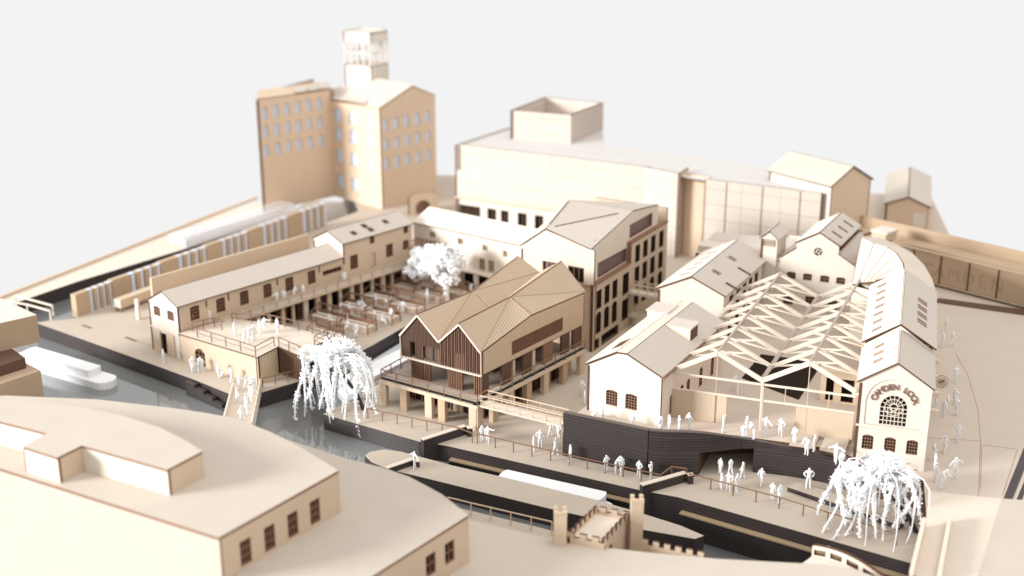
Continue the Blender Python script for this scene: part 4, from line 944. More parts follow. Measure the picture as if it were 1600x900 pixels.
wall(th, MR, MB_, 0, 15.3, mats=[WARM, EDGE]); wall(th, MB_, shift(MI, (-4, 10)), 0, 15, mats=[WARM, EDGE]); wall(th, MB2, MA, 0, 16.6, mats=[WARM, EDGE]); wall(th, shift(MI, (-4, 10)), MB2, 0, 16.4, mats=[WARM, EDGE])
dvm = V3(-7.5, 8.0, 0)
g0, g1, g2 = at(MN, MR, -.1, 14.95), at(MN, MR, 6.4, 17.5), at(MN, MR, 10.9, 15.5)
roof(th, [g0, g1, g1 + dvm, g0 + dvm], .25, [GREY, TAN]); roof(th, [g1, g2, g2 + dvm, g1 + dvm], .25, [GREY, TAN])
rnd = random.Random(8)
a, b = V3(*MA, 16.72), V3(*MI, 16.4)
roof(th, [a, b, b + V3(-1.2, 6.5, .1), a + V3(-1.0, 6.6, .05)], .15, [TAN, RAIL])
for i in range(3):
    a = V3(*lerp(MA, MI, .5 + i * .17), 16.75) + V3(.1, .1, 0)
    roof(th, [a, a + V3(1.4, 1.45, -.2), a + V3(1.2, 4.0, .25), a + V3(-.4, 3.2, .3)], .15, [GREY, RAIL])
for i in range(3):
    a = V3(*lerp(MI, MN, .05 + i * .2), 15.0 + i * .1)
    roof(th, [a, a + V3(2.3, -2.0, .1), a + V3(3.2, 4.5, 1.2), a + V3(.3, 6.0, 1.0)], .2, [GREY, RAIL])
# lantern tower
tl, tn, tr = (-25.6, 201.2), (-21.4, 198.6), (-19.0, 202.0)
tbk = (tl[0] + tr[0] - tn[0], tl[1] + tr[1] - tn[1]); q4 = [tl, tn, tr, tbk]
for i in range(4):
    a, b = q4[i], q4[(i + 1) % 4]
    wall(th, a, b, 14, 19.6, mats=[FACE, EDGE], name='tower_wall'); wall(th, a, b, 23.0, 24.6, mats=[FACE, EDGE], name='tower_cap')
    O, U, Z, N, L = frame(a, b)
    for k in range(5): obj('lantern_post', MB().box(O + U * (k * (L - .2) / 4) + Z * 19.6 + N * .02, U, Z, N, .2, 3.4, .15), [FACE, EDGE], th)
    obj('lantern_rail', MB().box(O + Z * 21.4 + N * .03, U, Z, N, L, .15, .1), [FACE], th)
obj('tower_floor', MB().plate((0, 0, 19.4), (1, 0, 0), (0, 1, 0), (0, 0, 1), .2, q4), [FACE], th)
obj('tower_roof', MB().plate((0, 0, 24.3), (1, 0, 0), (0, 1, 0), (0, 0, 1), .2, q4), [FACE], th)
# arch lodge at its foot
a = (-14.98, 185.06); th = thing('gate_lodge', 'small blurred timber gate lodge with a wide arch at the foot of the mill', 'lodge', P3(a, 0))
b = shift(a, (4.2, 1.6)); wall(th, a, b, outline=[(0, 0), (4.5, 0), (4.5, 2.7), (3.6, 3.3), (.9, 3.3), (0, 2.7)], holes=[arc_top(1.0, .02, 2.2, 2.1, .8)], mats=[TAN, EDGE]); wall(th, b, shift(b, (-1.2, 3)), 0, 2.7, mats=[TAN, EDGE])
O, U, Z, N, L = frame(a, b); obj('arch_backing', MB().box(O + N * .7, U, Z, N, L, 2.6, .05), [RAIL], th)

# ------------------------------------------------------------------ long supermarket block at the back
LA_, LB_ = (-8.1, 183.0), (18.1, 169.0)
th = thing('long_back_block', 'long pale panelled block with dark ground-floor windows behind the market', 'building', P3(LA_, 0))
O, U, Z, N, L = frame(LA_, LB_)
wall(th, LA_, LB_, 7.2, 11.0, mats=[PANEL, EDGE], name='upper_wall', inset=.5); wall(th, LA_, LB_, 3.5, 7.3, mats=[PANEL, EDGE], name='middle_wall')
obj('ledge', MB().box(O + Z * 7.31, U, N, Z, L, .48, .06), [FACE, EDGE], th); obj('ledge', MB().box(O + Z * 3.3 - N * .3, U, N, Z, L, .9, .18), [TAN, EDGE], th)
wall(th, LA_, LB_, 0, 3.28, mats=[FACE, EDGE], name='lower_wall', inset=.3, holes=[[(s, -.0 + .05), (s + w, .05), (s + w, 2.3), (s, 2.3)] for s, w in ((.2, 3.7), (5.0, 1.5), (7.2, 1.3), (9.9, 1.5), (12.6, 1.4), (15, 2))])
obj('shop_shade_sheet', MB().box(O + N * .9 + Z * .02, U, Z, N, 18, 2.6, .05), [INK], th)
for s in [.2 + .45 * i for i in range(9)] + [5.0, 5.7, 6.4, 7.2, 7.8, 8.4, 9.9, 10.6, 11.3, 12.6, 13.3]: obj('window_post', MB().box(O + U * s + N * .35 + Z * .05, U, Z, N, .12, 1.95, .1), [BROWN], th)
BK = [LA_, LB_, (21.9, 164.4), (24.4, 162.3), (37.8, 155.6), (41, 160), (32.0, 171.8), (13.2, 183.4), (13.6, 194), (6.4, 199.0), (-.5, 195)]
obj('roof_deck', MB().plate((0, 0, 10.6), (1, 0, 0), (0, 1, 0), (0, 0, 1), .2, [shift(LA_, N, .8), shift(LB_, N, .8)] + [shift(p, (0, .8)) for p in BK[2:]]), [wood('pale_roof', (.57, .535, .505), grain=.04), EDGE], th)
wall(th, (-.5, 195), LA_, 0, 11.0, mats=[FACE, EDGE], name='end_wall')
P_, Q_ = (17.3, 168.6), (21.6, 164.6)
wall(th, P_, Q_, 0, 11.3, mats=[PANEL, EDGE], name='stair_wall'); wall(th, Q_, shift(Q_, (1.6, 3.4)), 0, 11.3, mats=[TAN, EDGE], name='stair_return')
wall(th, (22.6, 166.0), (25.4, 164.4), 0, 11.0, mats=[WARM, EDGE], name='recess_wall')  # browner than the panels, painting the shade of the set-back
R0, R1 = (24.5, 162.4), (37.8, 155.4); O, U, Z, N, L = frame(R0, R1)
wall(th, R0, R1, 0, 11.2, mats=[PANEL, EDGE], name='right_wall')
for s in (0.05, 2.9, 7.6, 12.4): obj('panel_joint', MB().box(O + U * s - N * .05, U, Z, N, .12, 11.1, .06), [RAIL], th)
wall(th, R1, shift(R1, (1.6, 3.0)), 0, 11.0, mats=[RAIL, EDGE], name='return_wall')
bx = [(-.2, 188.0), (8.4, 184.6), (13.6, 193.6), (5.0, 198.4)]
for i in range(4): wall(th, bx[i], bx[(i + 1) % 4], 10.8, 15.0, mats=[PANEL if i != 1 else wood('shaded_side_panel', (.55, .46, .40), stripe=.7, stripe_axis=1, stripe_w=.3, stripe_col=(.46, .38, .33)), EDGE], name='roof_box_wall', t=.4)  # one side gets a darker copy with its shade put into the colour
obj('roof_box_floor', MB().plate((0, 0, 12.6), (1, 0, 0), (0, 1, 0), (0, 0, 1), .2, [lerp(p, (6.7, 191), .08) for p in bx]), [PLY], th)

# ------------------------------------------------------------------ gabled houses and the railway bridge at the right
def house(name, label, a, b, depth, z0, ze, za, side=0):
    th = thing(name, label, 'house', P3(a, z0)); O, U, Z, N, L = frame(a, b); dv = V3(*depth, 0); h = L / 2
    for (p, q) in ((a, b), (shift(b, dv), shift(a, dv))): wall(th, p, q, outline=[(0, z0), (L, z0), (L, ze), (h, za), (0, ze)], mats=[WARM, EDGE], name='gable_wall')
    wall(th, b, shift(b, dv), z0, ze, mats=[WARM, EDGE], name='side_wall'); wall(th, shift(a, dv), a, z0, ze, mats=[FACE, EDGE], name='side_wall')
    p0, p1, p2 = at(a, b, -.2, ze - .05), at(a, b, h, za + .05), at(a, b, L + .2, ze - .05); n = dv.normalized() * .2
    roof(th, [p0 - n, p1 - n, p1 + dv + n, p0 + dv + n], .18, [BEIGE, EDGE]); roof(th, [p1 - n, p2 - n, p2 + dv + n, p1 + dv + n], .18, [GREY, EDGE])
    return th
house('gabled_barn', 'large tan gabled barn standing over the end of the long back block', (38.9, 155.3), (44.7, 158.9), (-6.0, 8.0), T, 12.0, 14.0)
th = house('back_house', 'isolated small house with tall pale roof beyond the railway bridge', (49.7, 168.7), (55.0, 166.8), (4.9, 16.6), T, 6.2, 7.3)
O, U, Z, N, L = frame((49.7, 168.7), (55.0, 166.8)); obj('doorway', MB().box(O + U * 3.6 + Z * (T + .02) - N * .05, U, Z, N, 1.6, 2.3, .05), [FACE, EDGE], th)
th = thing('railway_bridge', 'tan railway bridge girder with CAMDEN engraved on its panels', 'bridge', P3((46, 147), T))
RA, RB = (45.6, 147.6), (63.5, 128.7); O, U, Z, N, L = frame(RA, RB)
RA0 = shift(RA, U, -11.0)
for i in range(6):
    s0 = -1.6 + i * 3.5; obj('girder_panel', MB().box(O + U * (s0 + .05) + Z * 3.5, U, Z, N, 3.4, 3.35, .2), [MDFD, EDGE], th)
    obj('panel_rib', MB().box(O + U * (s0 - .06) + Z * 3.45 - N * .08, U, Z, N, .17, 3.45, .2), [EDGE], th)
obj('top_flange', MB().box(O - U * 1.7 + Z * 6.86 - N * .15, U, N, Z, 22, .5, .14), [MDFD, RAIL], th); obj('bottom_flange', MB().box(O - U * 1.7 + Z * 3.3 - N * .1, U, N, Z, 22, 6.5, .14), [TAN, RAIL], th)
obj('deck', MB().box(O - U * 9 + Z * 5.9 + N * .3, U, N, Z, 29, 5.4, .3), [MDFD, EDGE], th)
obj('rear_parapet', MB().box(O - U * 12 + Z * 5.5 + N * 5.8, U, Z, N, 32, 2.1, .25), [MDFD, EDGE], th); obj('inner_parapet', MB().box(O - U * 1.7 + Z * 6.2 + N * .5, U, Z, N, 22, .95, .2), [MDFD, EDGE], th)
obj('pier', MB().box(O - U * 3.6 + Z * T - N * .4, U, N, Z, 1.9, 2.4, 4.9), [TAN, EDGE], th); obj('pier_cap', MB().box(O - U * 3.75 + Z * 7.91 - N * .5, U, N, Z, 2.2, 2.6, .25), [FACE, EDGE], th)
obj('approach_wall', MB().box(O - U * 14 + Z * T + N * .3, U, Z, N, 10.4, 3.6, .3), [TAN, EDGE], th)
for i in range(7): obj('sleeper', MB().box(O - U * (13 - i * 1.3) + Z * 6.25 + N * 1.0, U, N, Z, .3, 3, .12), [BROWN], th)
def brplace(i):
    s = (3.9, 5.35, 7.1, 8.95, 10.6, 12.4)[i]; return O + U * s + Z * 4.25 - N * .001, U, Z, -N
letters('CAMDEN', brplace, 2.1, th, [wood('engraved', (.375, .27, .18), grain=.1)], .012, 'letter')

# ------------------------------------------------------------------ container row and outer canal bits
CS = [(-50.02, 141.82), (-47.21, 146.67), (-43.11, 153.29), (-38.96, 159.93), (-34.91, 166.25), (-30.74, 173.03), (-26.29, 180.00)]
for i in range(6):
    a, b = CS[i], CS[i + 1]; O, U, Z, N, L = frame(a, b)
    th = thing('container_rack', 'tan fibreboard rack with pale spacers, ' + ('first', 'second', 'third', 'fourth', 'fifth', 'sixth')[i] + ' from the canal footbridge', 'rack', P3(a, 0), 'racks along the back canal')
    h = 2.7 + .12 * i
    obj('board', MB().box(O + U * .05, U, Z, N, L * .36, h, .8), [MDFD, EDGE], th)
    for k in range(3): obj('fin', MB().box(O + U * L * (.49 + k * .175), U, Z, N, L * .085, h - .05, .9), [MDFD, EDGE], th)
    for k in range(4): obj('acrylic_spacer', MB().box(O + U * L * (.395 + k * .175) + N * .12 + Z * .1, U, Z, N, L * .075, h - .12, .7), [SPACER], th)
a = (-42.37, 167.68); O, U, Z, N, L = frame(a, (-30.28, 184.71))
solo('acrylic_cover', MB().box(O + N * 1.6 + Z * 1.3, U, N, Z, L, 3.6, .25).box(O + N * 1.6 + Z * .16, U, Z, N, L, 1.13, .12).box(O + N * 1.62 + Z * .16, N, Z, U, 3.4, 1.13, .12), [ACRYL], 'clear acrylic cover lying over the back canal behind the racks', 'cover', P3(a, .16))
railing('pale timber railing of a footbridge at the far end of the canal', [P3((-59.59, 143.99), 0.2), P3((-55.92, 142.47), .2), P3((-52.55, 140.34), .2)], 1.1, 3.4, .16, mat=BATTEN, rail=.2, mid=False)
railing('pale timber rail lining the far side of the canal footbridge', [P3((-58.27, 145.32), 0.2), P3((-52.75, 141.82), .2)], 1.2, 5.4, .16, mat=BATTEN, rail=.2, mid=False)

# ------------------------------------------------------------------ sloping bridge with figurines
a, b = (-27.73, 120.35), (-25.17, 121.32); e = (1.6, -13.0)
th = thing('canal_bridge', 'narrow sloping canal bridge crowded with white figurines', 'bridge', P3(a, 0))
p = [P3(a, .05), P3(b, .05), P3(shift(b, e), 1.2), P3(shift(a, e), 1.2)]
obj('deck', MB().slab(p, .15), [PLY, EDGE], th)
for q, nm in (((a, shift(a, e)), 'parapet'), ((b, shift(b, e)), 'parapet')):
    A0, B0 = Vector(P3(q[0], 0)), Vector(P3(q[1], 1.15)); mb = MB()
    U = (B0 - A0).normalized(); n = U.cross(V3(0, 0, 1)).normalized()
    mb.box(A0 - n * .08 - V3(0, 0, .3), U, V3(0, 0, 1), n, (B0 - A0).length, 1.3, .16); obj(nm, mb, [PLY, EDGE], th)

# ------------------------------------------------------------------ foreground buildings
RZ, PZ = 11.2, 13.1
th = thing('curved_roof_block', 'large out-of-focus block with curved flat roof, raised stepped top and four windows', 'building', P3((-24, 82), 0))
F1 = [(-45.00, 93.18), (-39.19, 93.68), (-32.02, 92.94), (-26.01, 91.37), (-23.12, 90.43), (-20.51, 89.39), (-17.46, 86.94), (-14.89, 84.39), (-11.86, 80.89)]
FC = (-18.12, 71.76); FL = (-41.43, 84.70)
obj('roof_deck', MB().plate((0, 0, RZ - .2), (1, 0, 0), (0, 1, 0), (0, 0, 1), .2, F1 + [FC, FL]), [BEIGE, RAIL], th)
wall(th, FC, F1[-1], 0, RZ - .21, mats=[TAN, RAIL], name='end_wall', wins=[(s, 8.3, .95, 1.75, 0, 3, 3) for s in (1.65, 3.8, 5.95, 8.1)], t=.4)
wall(th, FL, FC, 0, RZ - .21, mats=[BEIGE, RAIL], name='front_wall', t=.4)
for p_, q_ in zip(F1[::-1], F1[-2::-1]): wall(th, p_, q_, 0, RZ - .21, mats=[PLY, EDGE], name='curved_wall')
plat = [(-33.13, 80.66), (-30.29, 79.00), (-29.20, 80.85), (-22.52, 77.22), (-20.83, 79.97), (-22.35, 81.66), (-24.63, 83.73), (-27.89, 85.78), (-31.32, 87.23), (-34.65, 88.15), (-42.43, 88.84), (-41.90, 87.57), (-32.28, 82.78)]
obj('raised_roof', MB().plate((0, 0, PZ - .18), (1, 0, 0), (0, 1, 0), (0, 0, 1), .18, plat), [BEIGE, RAIL], th)
for i in range(len(plat)): wall(th, plat[i], plat[(i + 1) % len(plat)], RZ + .003, PZ - .185, mats=[TAN if i in (1, 3) else FACE, RAIL], name='raised_wall')
th = thing('lower_roof_block', 'out-of-focus lower block with broad flat roof and two windows beyond the four-windowed wall', 'building', P3((-6, 80), 0))
R2 = [(-17.92, 92.82), (-12.52, 89.25), (-9.48, 87.66), (-7.48, 86.21), (-5.00, 83.54), (-3.00, 80.45)]
R2C = (-8.53, 72.95); R2D = lerp(R2[-1], R2C, 1.9)
obj('roof_deck', MB().plate((0, 0, 7.8), (1, 0, 0), (0, 1, 0), (0, 0, 1), .2, R2 + [R2D, lerp(FC, F1[-3], .12), lerp(F1[-1], FL, .12), lerp(F1[-2], FL, .1)]), [BEIGE, RAIL], th)
O, U, Z, N, L = frame(R2D, R2[-1])
wall(th, R2D, R2[-1], 0, 7.79, mats=[TAN, RAIL], name='end_wall', wins=[(L - 4.6, 5.3, 1.0, 1.6, 0, 2, 2), (L - 2.6, 5.3, 1.0, 1.6, 0, 2, 2)], t=.4)
for p_, q_ in zip(R2[::-1], R2[-2::-1]): wall(th, p_, q_, 0, 7.79, mats=[PLY, EDGE], name='curved_wall')
th = thing('curved_terrace_block', 'plain out-of-focus timber block with a curved edge in front of the battlemented lodge', 'building', P3((8, 78), 0))
C3 = [(-3.32, 86.54), (0.00, 85.01), (3.23, 83.53), (6.39, 82.53), (9.96, 81.74), (14.36, 80.95), (19.20, 80.43), (21.82, 80.18), (24.04, 79.25), (25.23, 78.26)]
obj('roof_deck', MB().plate((0, 0, 4.1), (1, 0, 0), (0, 1, 0), (0, 0, 1), .2, C3 + [(27, 64), (-6, 64)]), [BEIGE, RAIL], th)
for p_, q_ in zip(C3[::-1], C3[-2::-1]): wall(th, p_, q_, .004, 4.09, mats=[PLY, EDGE], name='curved_wall')
# battlemented lodge
ka, kb, kc, kd = (3.94, 83.19), (6.53, 82.11), (8.69, 86.20), (6.20, 87.17)
th = thing('battlemented_lodge', 'small battlemented lock lodge with two square corner turrets', 'lodge', P3(ka, 0))
def merlons(a, b, z, t=.22, h=.62, w=.36):
    O, U, Z, N, L = frame(a, b); n = max(2, int(L / (2 * w)))
    out = [(0, 0), (L, 0)]; top = []
    for i in range(n):
        s0 = i * L / n; top += [(s0, h), (s0 + L / n * .55, h), (s0 + L / n * .55, h * .4), (s0 + L / n, h * .4)]
    obj('battlement', MB().plate(O + Z * z, U, Z, N, t, out + [(x, y) for x, y in reversed(top)]), [TAN, EDGE], th)
for p_, q_ in ((ka, kb), (kb, kc), (kc, kd), (kd, ka)):
    wall(th, p_, q_, 0, 4.55, mats=[TAN, EDGE], wins=[(.9, 3.4, .5, .8, .2, 1, 1)] if p_ == kb else ()); merlons(p_, q_, 4.56)
obj('roof_deck', MB().plate((0, 0, 4.5), (1, 0, 0), (0, 1, 0), (0, 0, 1), .1, [lerp(p_, lerp(ka, kc, .5), .06) for p_ in (ka, kb, kc, kd)]), [PLY, EDGE], th)
for c, ht, w in ((shift(ka, (-.5, -.1)), 6.7, .9), (shift(kc, (.45, -.55)), 6.3, .9)):
    tt = obj('turret', MB().box(P3(shift(c, (-w / 2, -w / 2)), 0), (1, 0, 0), (0, 1, 0), (0, 0, 1), w, w, ht), [TAN, RAIL], th)
    mb = MB()
    for dx in (-.5, .22):
        for dy in (-.5, .22): mb.box(P3(shift(c, (dx * w - .02, dy * w - .02)), ht), (1, 0, 0), (0, 1, 0), (0, 0, 1), w * .32, w * .32, .35)
    obj('turret_top', mb, [TAN, EDGE], tt)
def low_battlement(a, b, label, z=.0, h=1.5):
    global th
    th = thing('battlement_wall', label, 'wall', P3(a, z)); O, U, Z, N, L = frame(a, b)
    obj('wall', MB().box(O + Z * z, U, Z, N, L, h, .24), [TAN, EDGE], th); merlons(a, b, z + h + .003)
low_battlement((9.40, 83.96), (13.97, 81.90), 'low battlemented wall running downstream from the lock lodge', 0, 3.5)
low_battlement((2.97, 84.08), (6.40, 82.80), 'low battlemented wall in front of the lock lodge', 0, 3.9)
railing('pale timber towpath railing between the foreground roof and the lodge', [P3((-5.25, 95.94), 0), P3((-3.33, 94.97), 0), P3((3.14, 91.86), 0)], 1.15, 1.7, .1, mat=TAN, mid=False)
# cast balustrade bridge
ia, ib = (21.86, 84.26), (26.25, 80.28); O, U, Z, N, L = frame(ia, ib)
th = thing('balustrade_bridge', 'pale arched bridge balustrade with slotted openings at the lock tail', 'bridge', P3(ia, 0))
n = 16; top = [(L * i / n, 3.0 + .75 * math.sin(math.pi * (.2 + .8 * i / n))) for i in range(n + 1)]
def ty(s): return 3.0 + .75 * math.sin(math.pi * (.2 + .8 * s / L))
hol = [[(s + .15, ty(s + .15) - .75), (s + 1.1, ty(s + 1.1) - .75), (s + 1.1, ty(s + 1.1) - .3), (s + .15, ty(s + .15) - .3)] for s in [k * 1.3 for k in range(int(L / 1.35))]]
obj('balustrade', MB().plate(O, U, Z, N, .35, [(0, .0), (L, .0)] + top[::-1], hol), [PLY, EDGE], th)
obj('deck', MB().plate(O - N * 4.0 + Z * 0, U, Z, N, 3.98, [(0, 2.2), (L, 2.2)] + [(s, z - .9) for s, z in top[::-1]]), [FACE, FACE], th)
pa = [((31.09, 87.52), (27.94, 79.97), 'brown-edged parapet board of the street bridge beside the willow'), ((33.31, 88.30), (29.91, 79.97), 'brown-edged parapet board standing clear in the street')]
for a, b, lab in pa:
    O, U, Z, N, L = frame(b, a); solo('bridge_parapet', MB().box(O + Z * (T + .065), U, Z, N, L, .85, .3), [PLY, RAIL], lab, 'parapet', P3(b, T))
# fibreboard blocks at the left edge
th = thing('stepped_fibreboard_block', 'dark raw fibreboard building in two stepped slabs at the canal bend', 'building', P3((-50, 118), 0))
B1 = [(-47.62, 123.48), (-48.47, 126.15), (-75, 136), (-75, 111), (-50.39, 121.09)]
b1 = [(-47.62, 123.48), (-47.0, 127.4), (-80, 131), (-80, 96), ]
k0, k1 = (-50.4, 121.1), (-47.6, 123.5)
sx = lerp(k0, k1, -6)
obj('upper_slab', MB().plate((0, 0, 4.1), (1, 0, 0), (0, 1, 0), (0, 0, 1), 2.9, [sx, k1, shift(k1, (-5.4, 5.0)), shift(sx, (-5.4, 5.0))]), [FACE, MDFD], th)
m0 = (-48.9, 115.0); m1 = (-46.0, 118.6); sy = lerp(m0, m1, -5)
obj('lower_slab', MB().plate((0, 0, 0), (1, 0, 0), (0, 1, 0), (0, 0, 1), 3.0, [sy, m1, shift(m1, (-5.5, 5)), shift(sy, (-5.5, 5))]), [MDFD, MDFD], th)
obj('gap_shade', MB().plate((0, 0, 3.004), (1, 0, 0), (0, 1, 0), (0, 0, 1), 1.09, [shift(sy, (-2, 1)), shift(m1, (-1.6, .6)), shift(m1, (-5.5, 5)), shift(sy, (-5.5, 5))]), [BROWN, BROWN], th)  # brown slab painting the shadow in the gap between the slabs

# ------------------------------------------------------------------ boats
def boat(label, p0, p1, w, z, hull_h, cab, ch, grp='narrowboats'):
    """White narrowboat: hull with rounded bow and stern, stepped cabin."""
    th = thing('narrowboat', label, 'boat', P3(p0, z), grp); O, U, Z, N, L = frame(p0, p1)
    def outl(a, b, hw, rnd_):
        pts = []
        for k in range(9): t = math.pi / 2 + math.pi * k / 8; pts.append((a + rnd_ + rnd_ * math.cos(t), hw * math.sin(t)))
        for k in range(9): t = -math.pi / 2 + math.pi * k / 8; pts.append((b - rnd_ + rnd_ * math.cos(t), hw * math.sin(t)))
        return pts
    obj('hull', MB().plate(O + Z * z, U, N, Z, hull_h, outl(0, L, w / 2, 1.1)), [WHITE], th)
    for c0, c1, k, h in cab: obj('cabin', MB().plate(O + Z * (z + hull_h + .003), U, N, Z, h, outl(L * c0, L * c1, w / 2 * k, .25)), [WHITE], th)
boat('white narrowboat moored on the grey canal near the fibreboard block', (-53.72, 132.82), (-41.29, 125.05), 2.5, -1.62, .8, [(.12, .84, .7, .85)], .8)
boat('white narrowboat lying in the black lock chamber', (-1.57, 103.60), (8.50, 98.65), 2.0, -3.62, 2.3, [(.06, .93, .86, .95)], 1)
boat('white narrowboat with flat roof lying in the dock between the courtyard and the pavilion', (-17.0, 121.6), (-8.6, 133.9), 2.9, -1.62, 1.0, [(.03, .97, .9, .9)], 1)

# ------------------------------------------------------------------ railings along the locks
railing('brown handrail along the lockside in front of the pavilion columns', [P3((-13.69, 114.08), 0), P3((-5.01, 109.84), 0), P3((-3.62, 108.62), 0)], .95, 1.75, mid=False)
railing('brown handrail along the lock chamber edge beside the black wall', [P3((-3.15, 108.48), 0), P3((5.06, 104.09), 0), P3((12.59, 100.34), 0)], .95, 1.85, mid=False)
railing('short kinked brown handrail over the second lock gate', [P3((12.72, 100.46), 0), P3((13.68, 101.29), .3), P3((14.90, 100.93), .3)], .95, 1.2, mid=False)
railing('long brown handrail along the quay below the hall forecourt', [P3((15.08, 100.58), 0), P3((21.95, 96.27), 0), P3((27.07, 92.47), 0), P3((29.92, 90.27), 0)], .95, 2.0, mid=False)
railing('brown railing along the dock edge beside the pavilion', [P3((-15.0, 118.6), 0), P3((-11.3, 125.0), 0), P3((-8.6, 129.4), 0)], 1.0, 1.7)
solo('step_board', MB().plate((0, 0, .01), (1, 0, 0), (0, 1, 0), (0, 0, 1), .4, [(23.21, 99.18), (24.21, 100.11), (32.08, 94.34), (30.84, 92.67)]), [MDF, BLACK], 'low black-edged raised board on the quay under the hall wall', 'platform', P3((23.21, 99.18), 0))

# ------------------------------------------------------------------ trees
def blob(mb, c, r, rnd):
    """Small uneven lump of flock."""
    c = Vector(c); top = c + V3(rnd.uniform(-.3, .3) * r, rnd.uniform(-.3, .3) * r, r * rnd.uniform(.7, 1.2)); bot = c - V3(0, 0, r * rnd.uniform(.6, 1.1)); a0 = rnd.uniform(0, 6)
    ring = [c + V3(math.cos(a0 + k * 1.2566), math.sin(a0 + k * 1.2566), rnd.uniform(-.35, .35)) * r * rnd.uniform(.65, 1.25) for k in range(5)]
    for k in range(5):
        mb.face([ring[k], ring[(k + 1) % 5], top]); mb.face([ring[(k + 1) % 5], ring[k], bot])
def willow(label, base, lean, h, spread, drop, seed, n=22, zlow=-1.0):
    """Wire armature with drooping boughs, each wrapped in clumps of flock that thin out towards the tips."""
    rnd = random.Random(seed); th = thing('willow_tree', label, 'tree', base, 'white model willows')
    b = Vector(base); head = b + Vector((lean[0], lean[1], h * .7))
    pts = [b, b.lerp(head, .35) + V3(.25, 0, 0), b.lerp(head, .7) + V3(-.1, .15, 0), head]
    obj('trunk', MB().tube(pts, [.22, .18, .16, .14], 8), [WIRE], th, True)
    wire, fl = MB(), MB(); m = 16
    for i in range(n):
        a = 2 * math.pi * (i + rnd.uniform(.1, .9)) / n; out = spread * rnd.uniform(.3, 1.05); rise = h * rnd.uniform(.08, .34) * (1.2 - .6 * out / spread)
        d = V3(math.cos(a), math.sin(a) * .85, 0); dr = drop * rnd.uniform(.45, 1.12); curl = rnd.uniform(-.9, .9); flick = rnd.uniform(-1.4, 1.4)
        st = head + V3(rnd.uniform(-.5, .5), rnd.uniform(-.4, .4), rnd.uniform(-.9, .3)); ph = rnd.uniform(0, 6); L = []
        for k in range(m + 1):
            t = k / m; x = out * math.sin(min(1, t * 1.7) * math.pi / 2) * (1 + .2 * math.sin(ph + t * 5)) + (flick * max(0, t - .75) * 2.2)
            z = rise * math.sin(min(1, t * 2.4) * math.pi / 2) - (max(0, t - .32) / .68) ** 1.25 * (dr + rise)
            p = st + d * x + V3(-d.y, d.x, 0) * (curl * 1.6 * t * t + .32 * math.sin(ph * 2 + t * 8)) + V3(0, 0, z)
            p.z = max(p.z, zlow + rnd.uniform(0, .3)); L.append(p)
        wire.tube(L[:11], [.08 - .004 * k for k in range(11)], 4)
        fl.tube(L[1:], [.12 - .004 * k for k in range(m)], 5)
        thick = rnd.uniform(.75, 1.25)
        for k in range(1, m):
            for s in range(9):
                if rnd.random() < .1 + .25 * (k / m) ** 3: continue
                p = L[k].lerp(L[k + 1], s / 9); r = .26 * thick * (1 - .5 * k / m) * (1 + .35 * math.sin(ph + k * 1.7 + s * .4))
                for _ in range(5): blob(fl, p + V3(rnd.gauss(0, r * .55), rnd.gauss(0, r * .55), rnd.gauss(0, r * .45)), r * rnd.uniform(.18, .46), rnd)
    for i in range(9):   # bare looping wires standing out of the flock
        a = rnd.uniform(0, 6.28); r_ = spread * rnd.uniform(.6, 1.15); p = head + V3(rnd.uniform(-.6, .6), rnd.uniform(-.5, .5), .1 * h)
        lp = [p + V3(math.cos(a) * r_ * math.sin(t * .31), math.sin(a) * r_ * math.sin(t * .31), 1.1 * math.sin(t * .55) - .16 * t * t * rnd.uniform(.55, .7)) + V3(rnd.gauss(0, .06), rnd.gauss(0, .06), 0) for t in range(8)]
        fl.tube(lp, [.05] * 8, 4)
    for _ in range(420):
        e = Vector((rnd.gauss(0, 1), rnd.gauss(0, 1), rnd.gauss(0, .7))).normalized() * rnd.uniform(.5, 1.0); p = head + Vector((e.x * spread * .5, e.y * spread * .45, .25 * h + e.z * h * .1))
        if e.x + .4 * e.z > -.2: blob(fl, p, rnd.uniform(.06, .15), rnd)
    obj('branches', wire, [WIRE], th); obj('crown', fl, [FOAM], th)
willow('white flocked model willow leaning over the dock beside the pavilion', P3((-14.33, 116.00), 0), (-2.5, .3), 7.0, 3.9, 6.4, 5, 26, -1.5)
willow('white flocked model willow drooping over the quay below the lettered hall', P3((32.10, 92.26), 0), (-3.2, .6), 6.3, 3.8, 5.2, 12, 23, -1.2)
def puff(label, base, h, r, tr, seed, n=34):
    rnd = random.Random(seed); th = thing('courtyard_tree', label, 'tree', base, 'white courtyard trees'); b = Vector(base); hd = b + V3(0, 0, h - r * .9)
    mb = MB().tube([b, b + V3(.05, 0, (h - r) * .5), hd], [tr, tr * .8, tr * .65], 8)
    fl = MB(); cs = []
    for i in range(n):
        d = Vector((rnd.gauss(0, 1), rnd.gauss(0, 1), rnd.gauss(0, .8))).normalized() * r * rnd.uniform(.45, .98); c = hd + V3(0, 0, r * .15) + d; cs.append(c)
        if i % 3 == 0: mb.tube([b + V3(0, 0, (h - r) * .55), hd.lerp(c, .4), c], [tr * .4, tr * .25, .05], 5)
    for c in cs:
        for _ in range(75):
            e = Vector((rnd.gauss(0, 1), rnd.gauss(0, 1), rnd.gauss(0, 1))).normalized() * r * .3 * rnd.uniform(.4, 1.1); blob(fl, c + e, r * rnd.uniform(.05, .1), rnd)
    obj('trunk', mb, [FOAM], th, True); obj('crown', fl, [FOAM], th)
puff('large white bushy model tree with thick trunk in the courtyard', P3((-7.86, 147.59), 0), 6.6, 2.5, .42, 2, 42)
puff('smaller white bushy model tree behind the larger courtyard tree', P3((-11.12, 150.63), 0), 5.0, 1.9, .28, 3, 28)

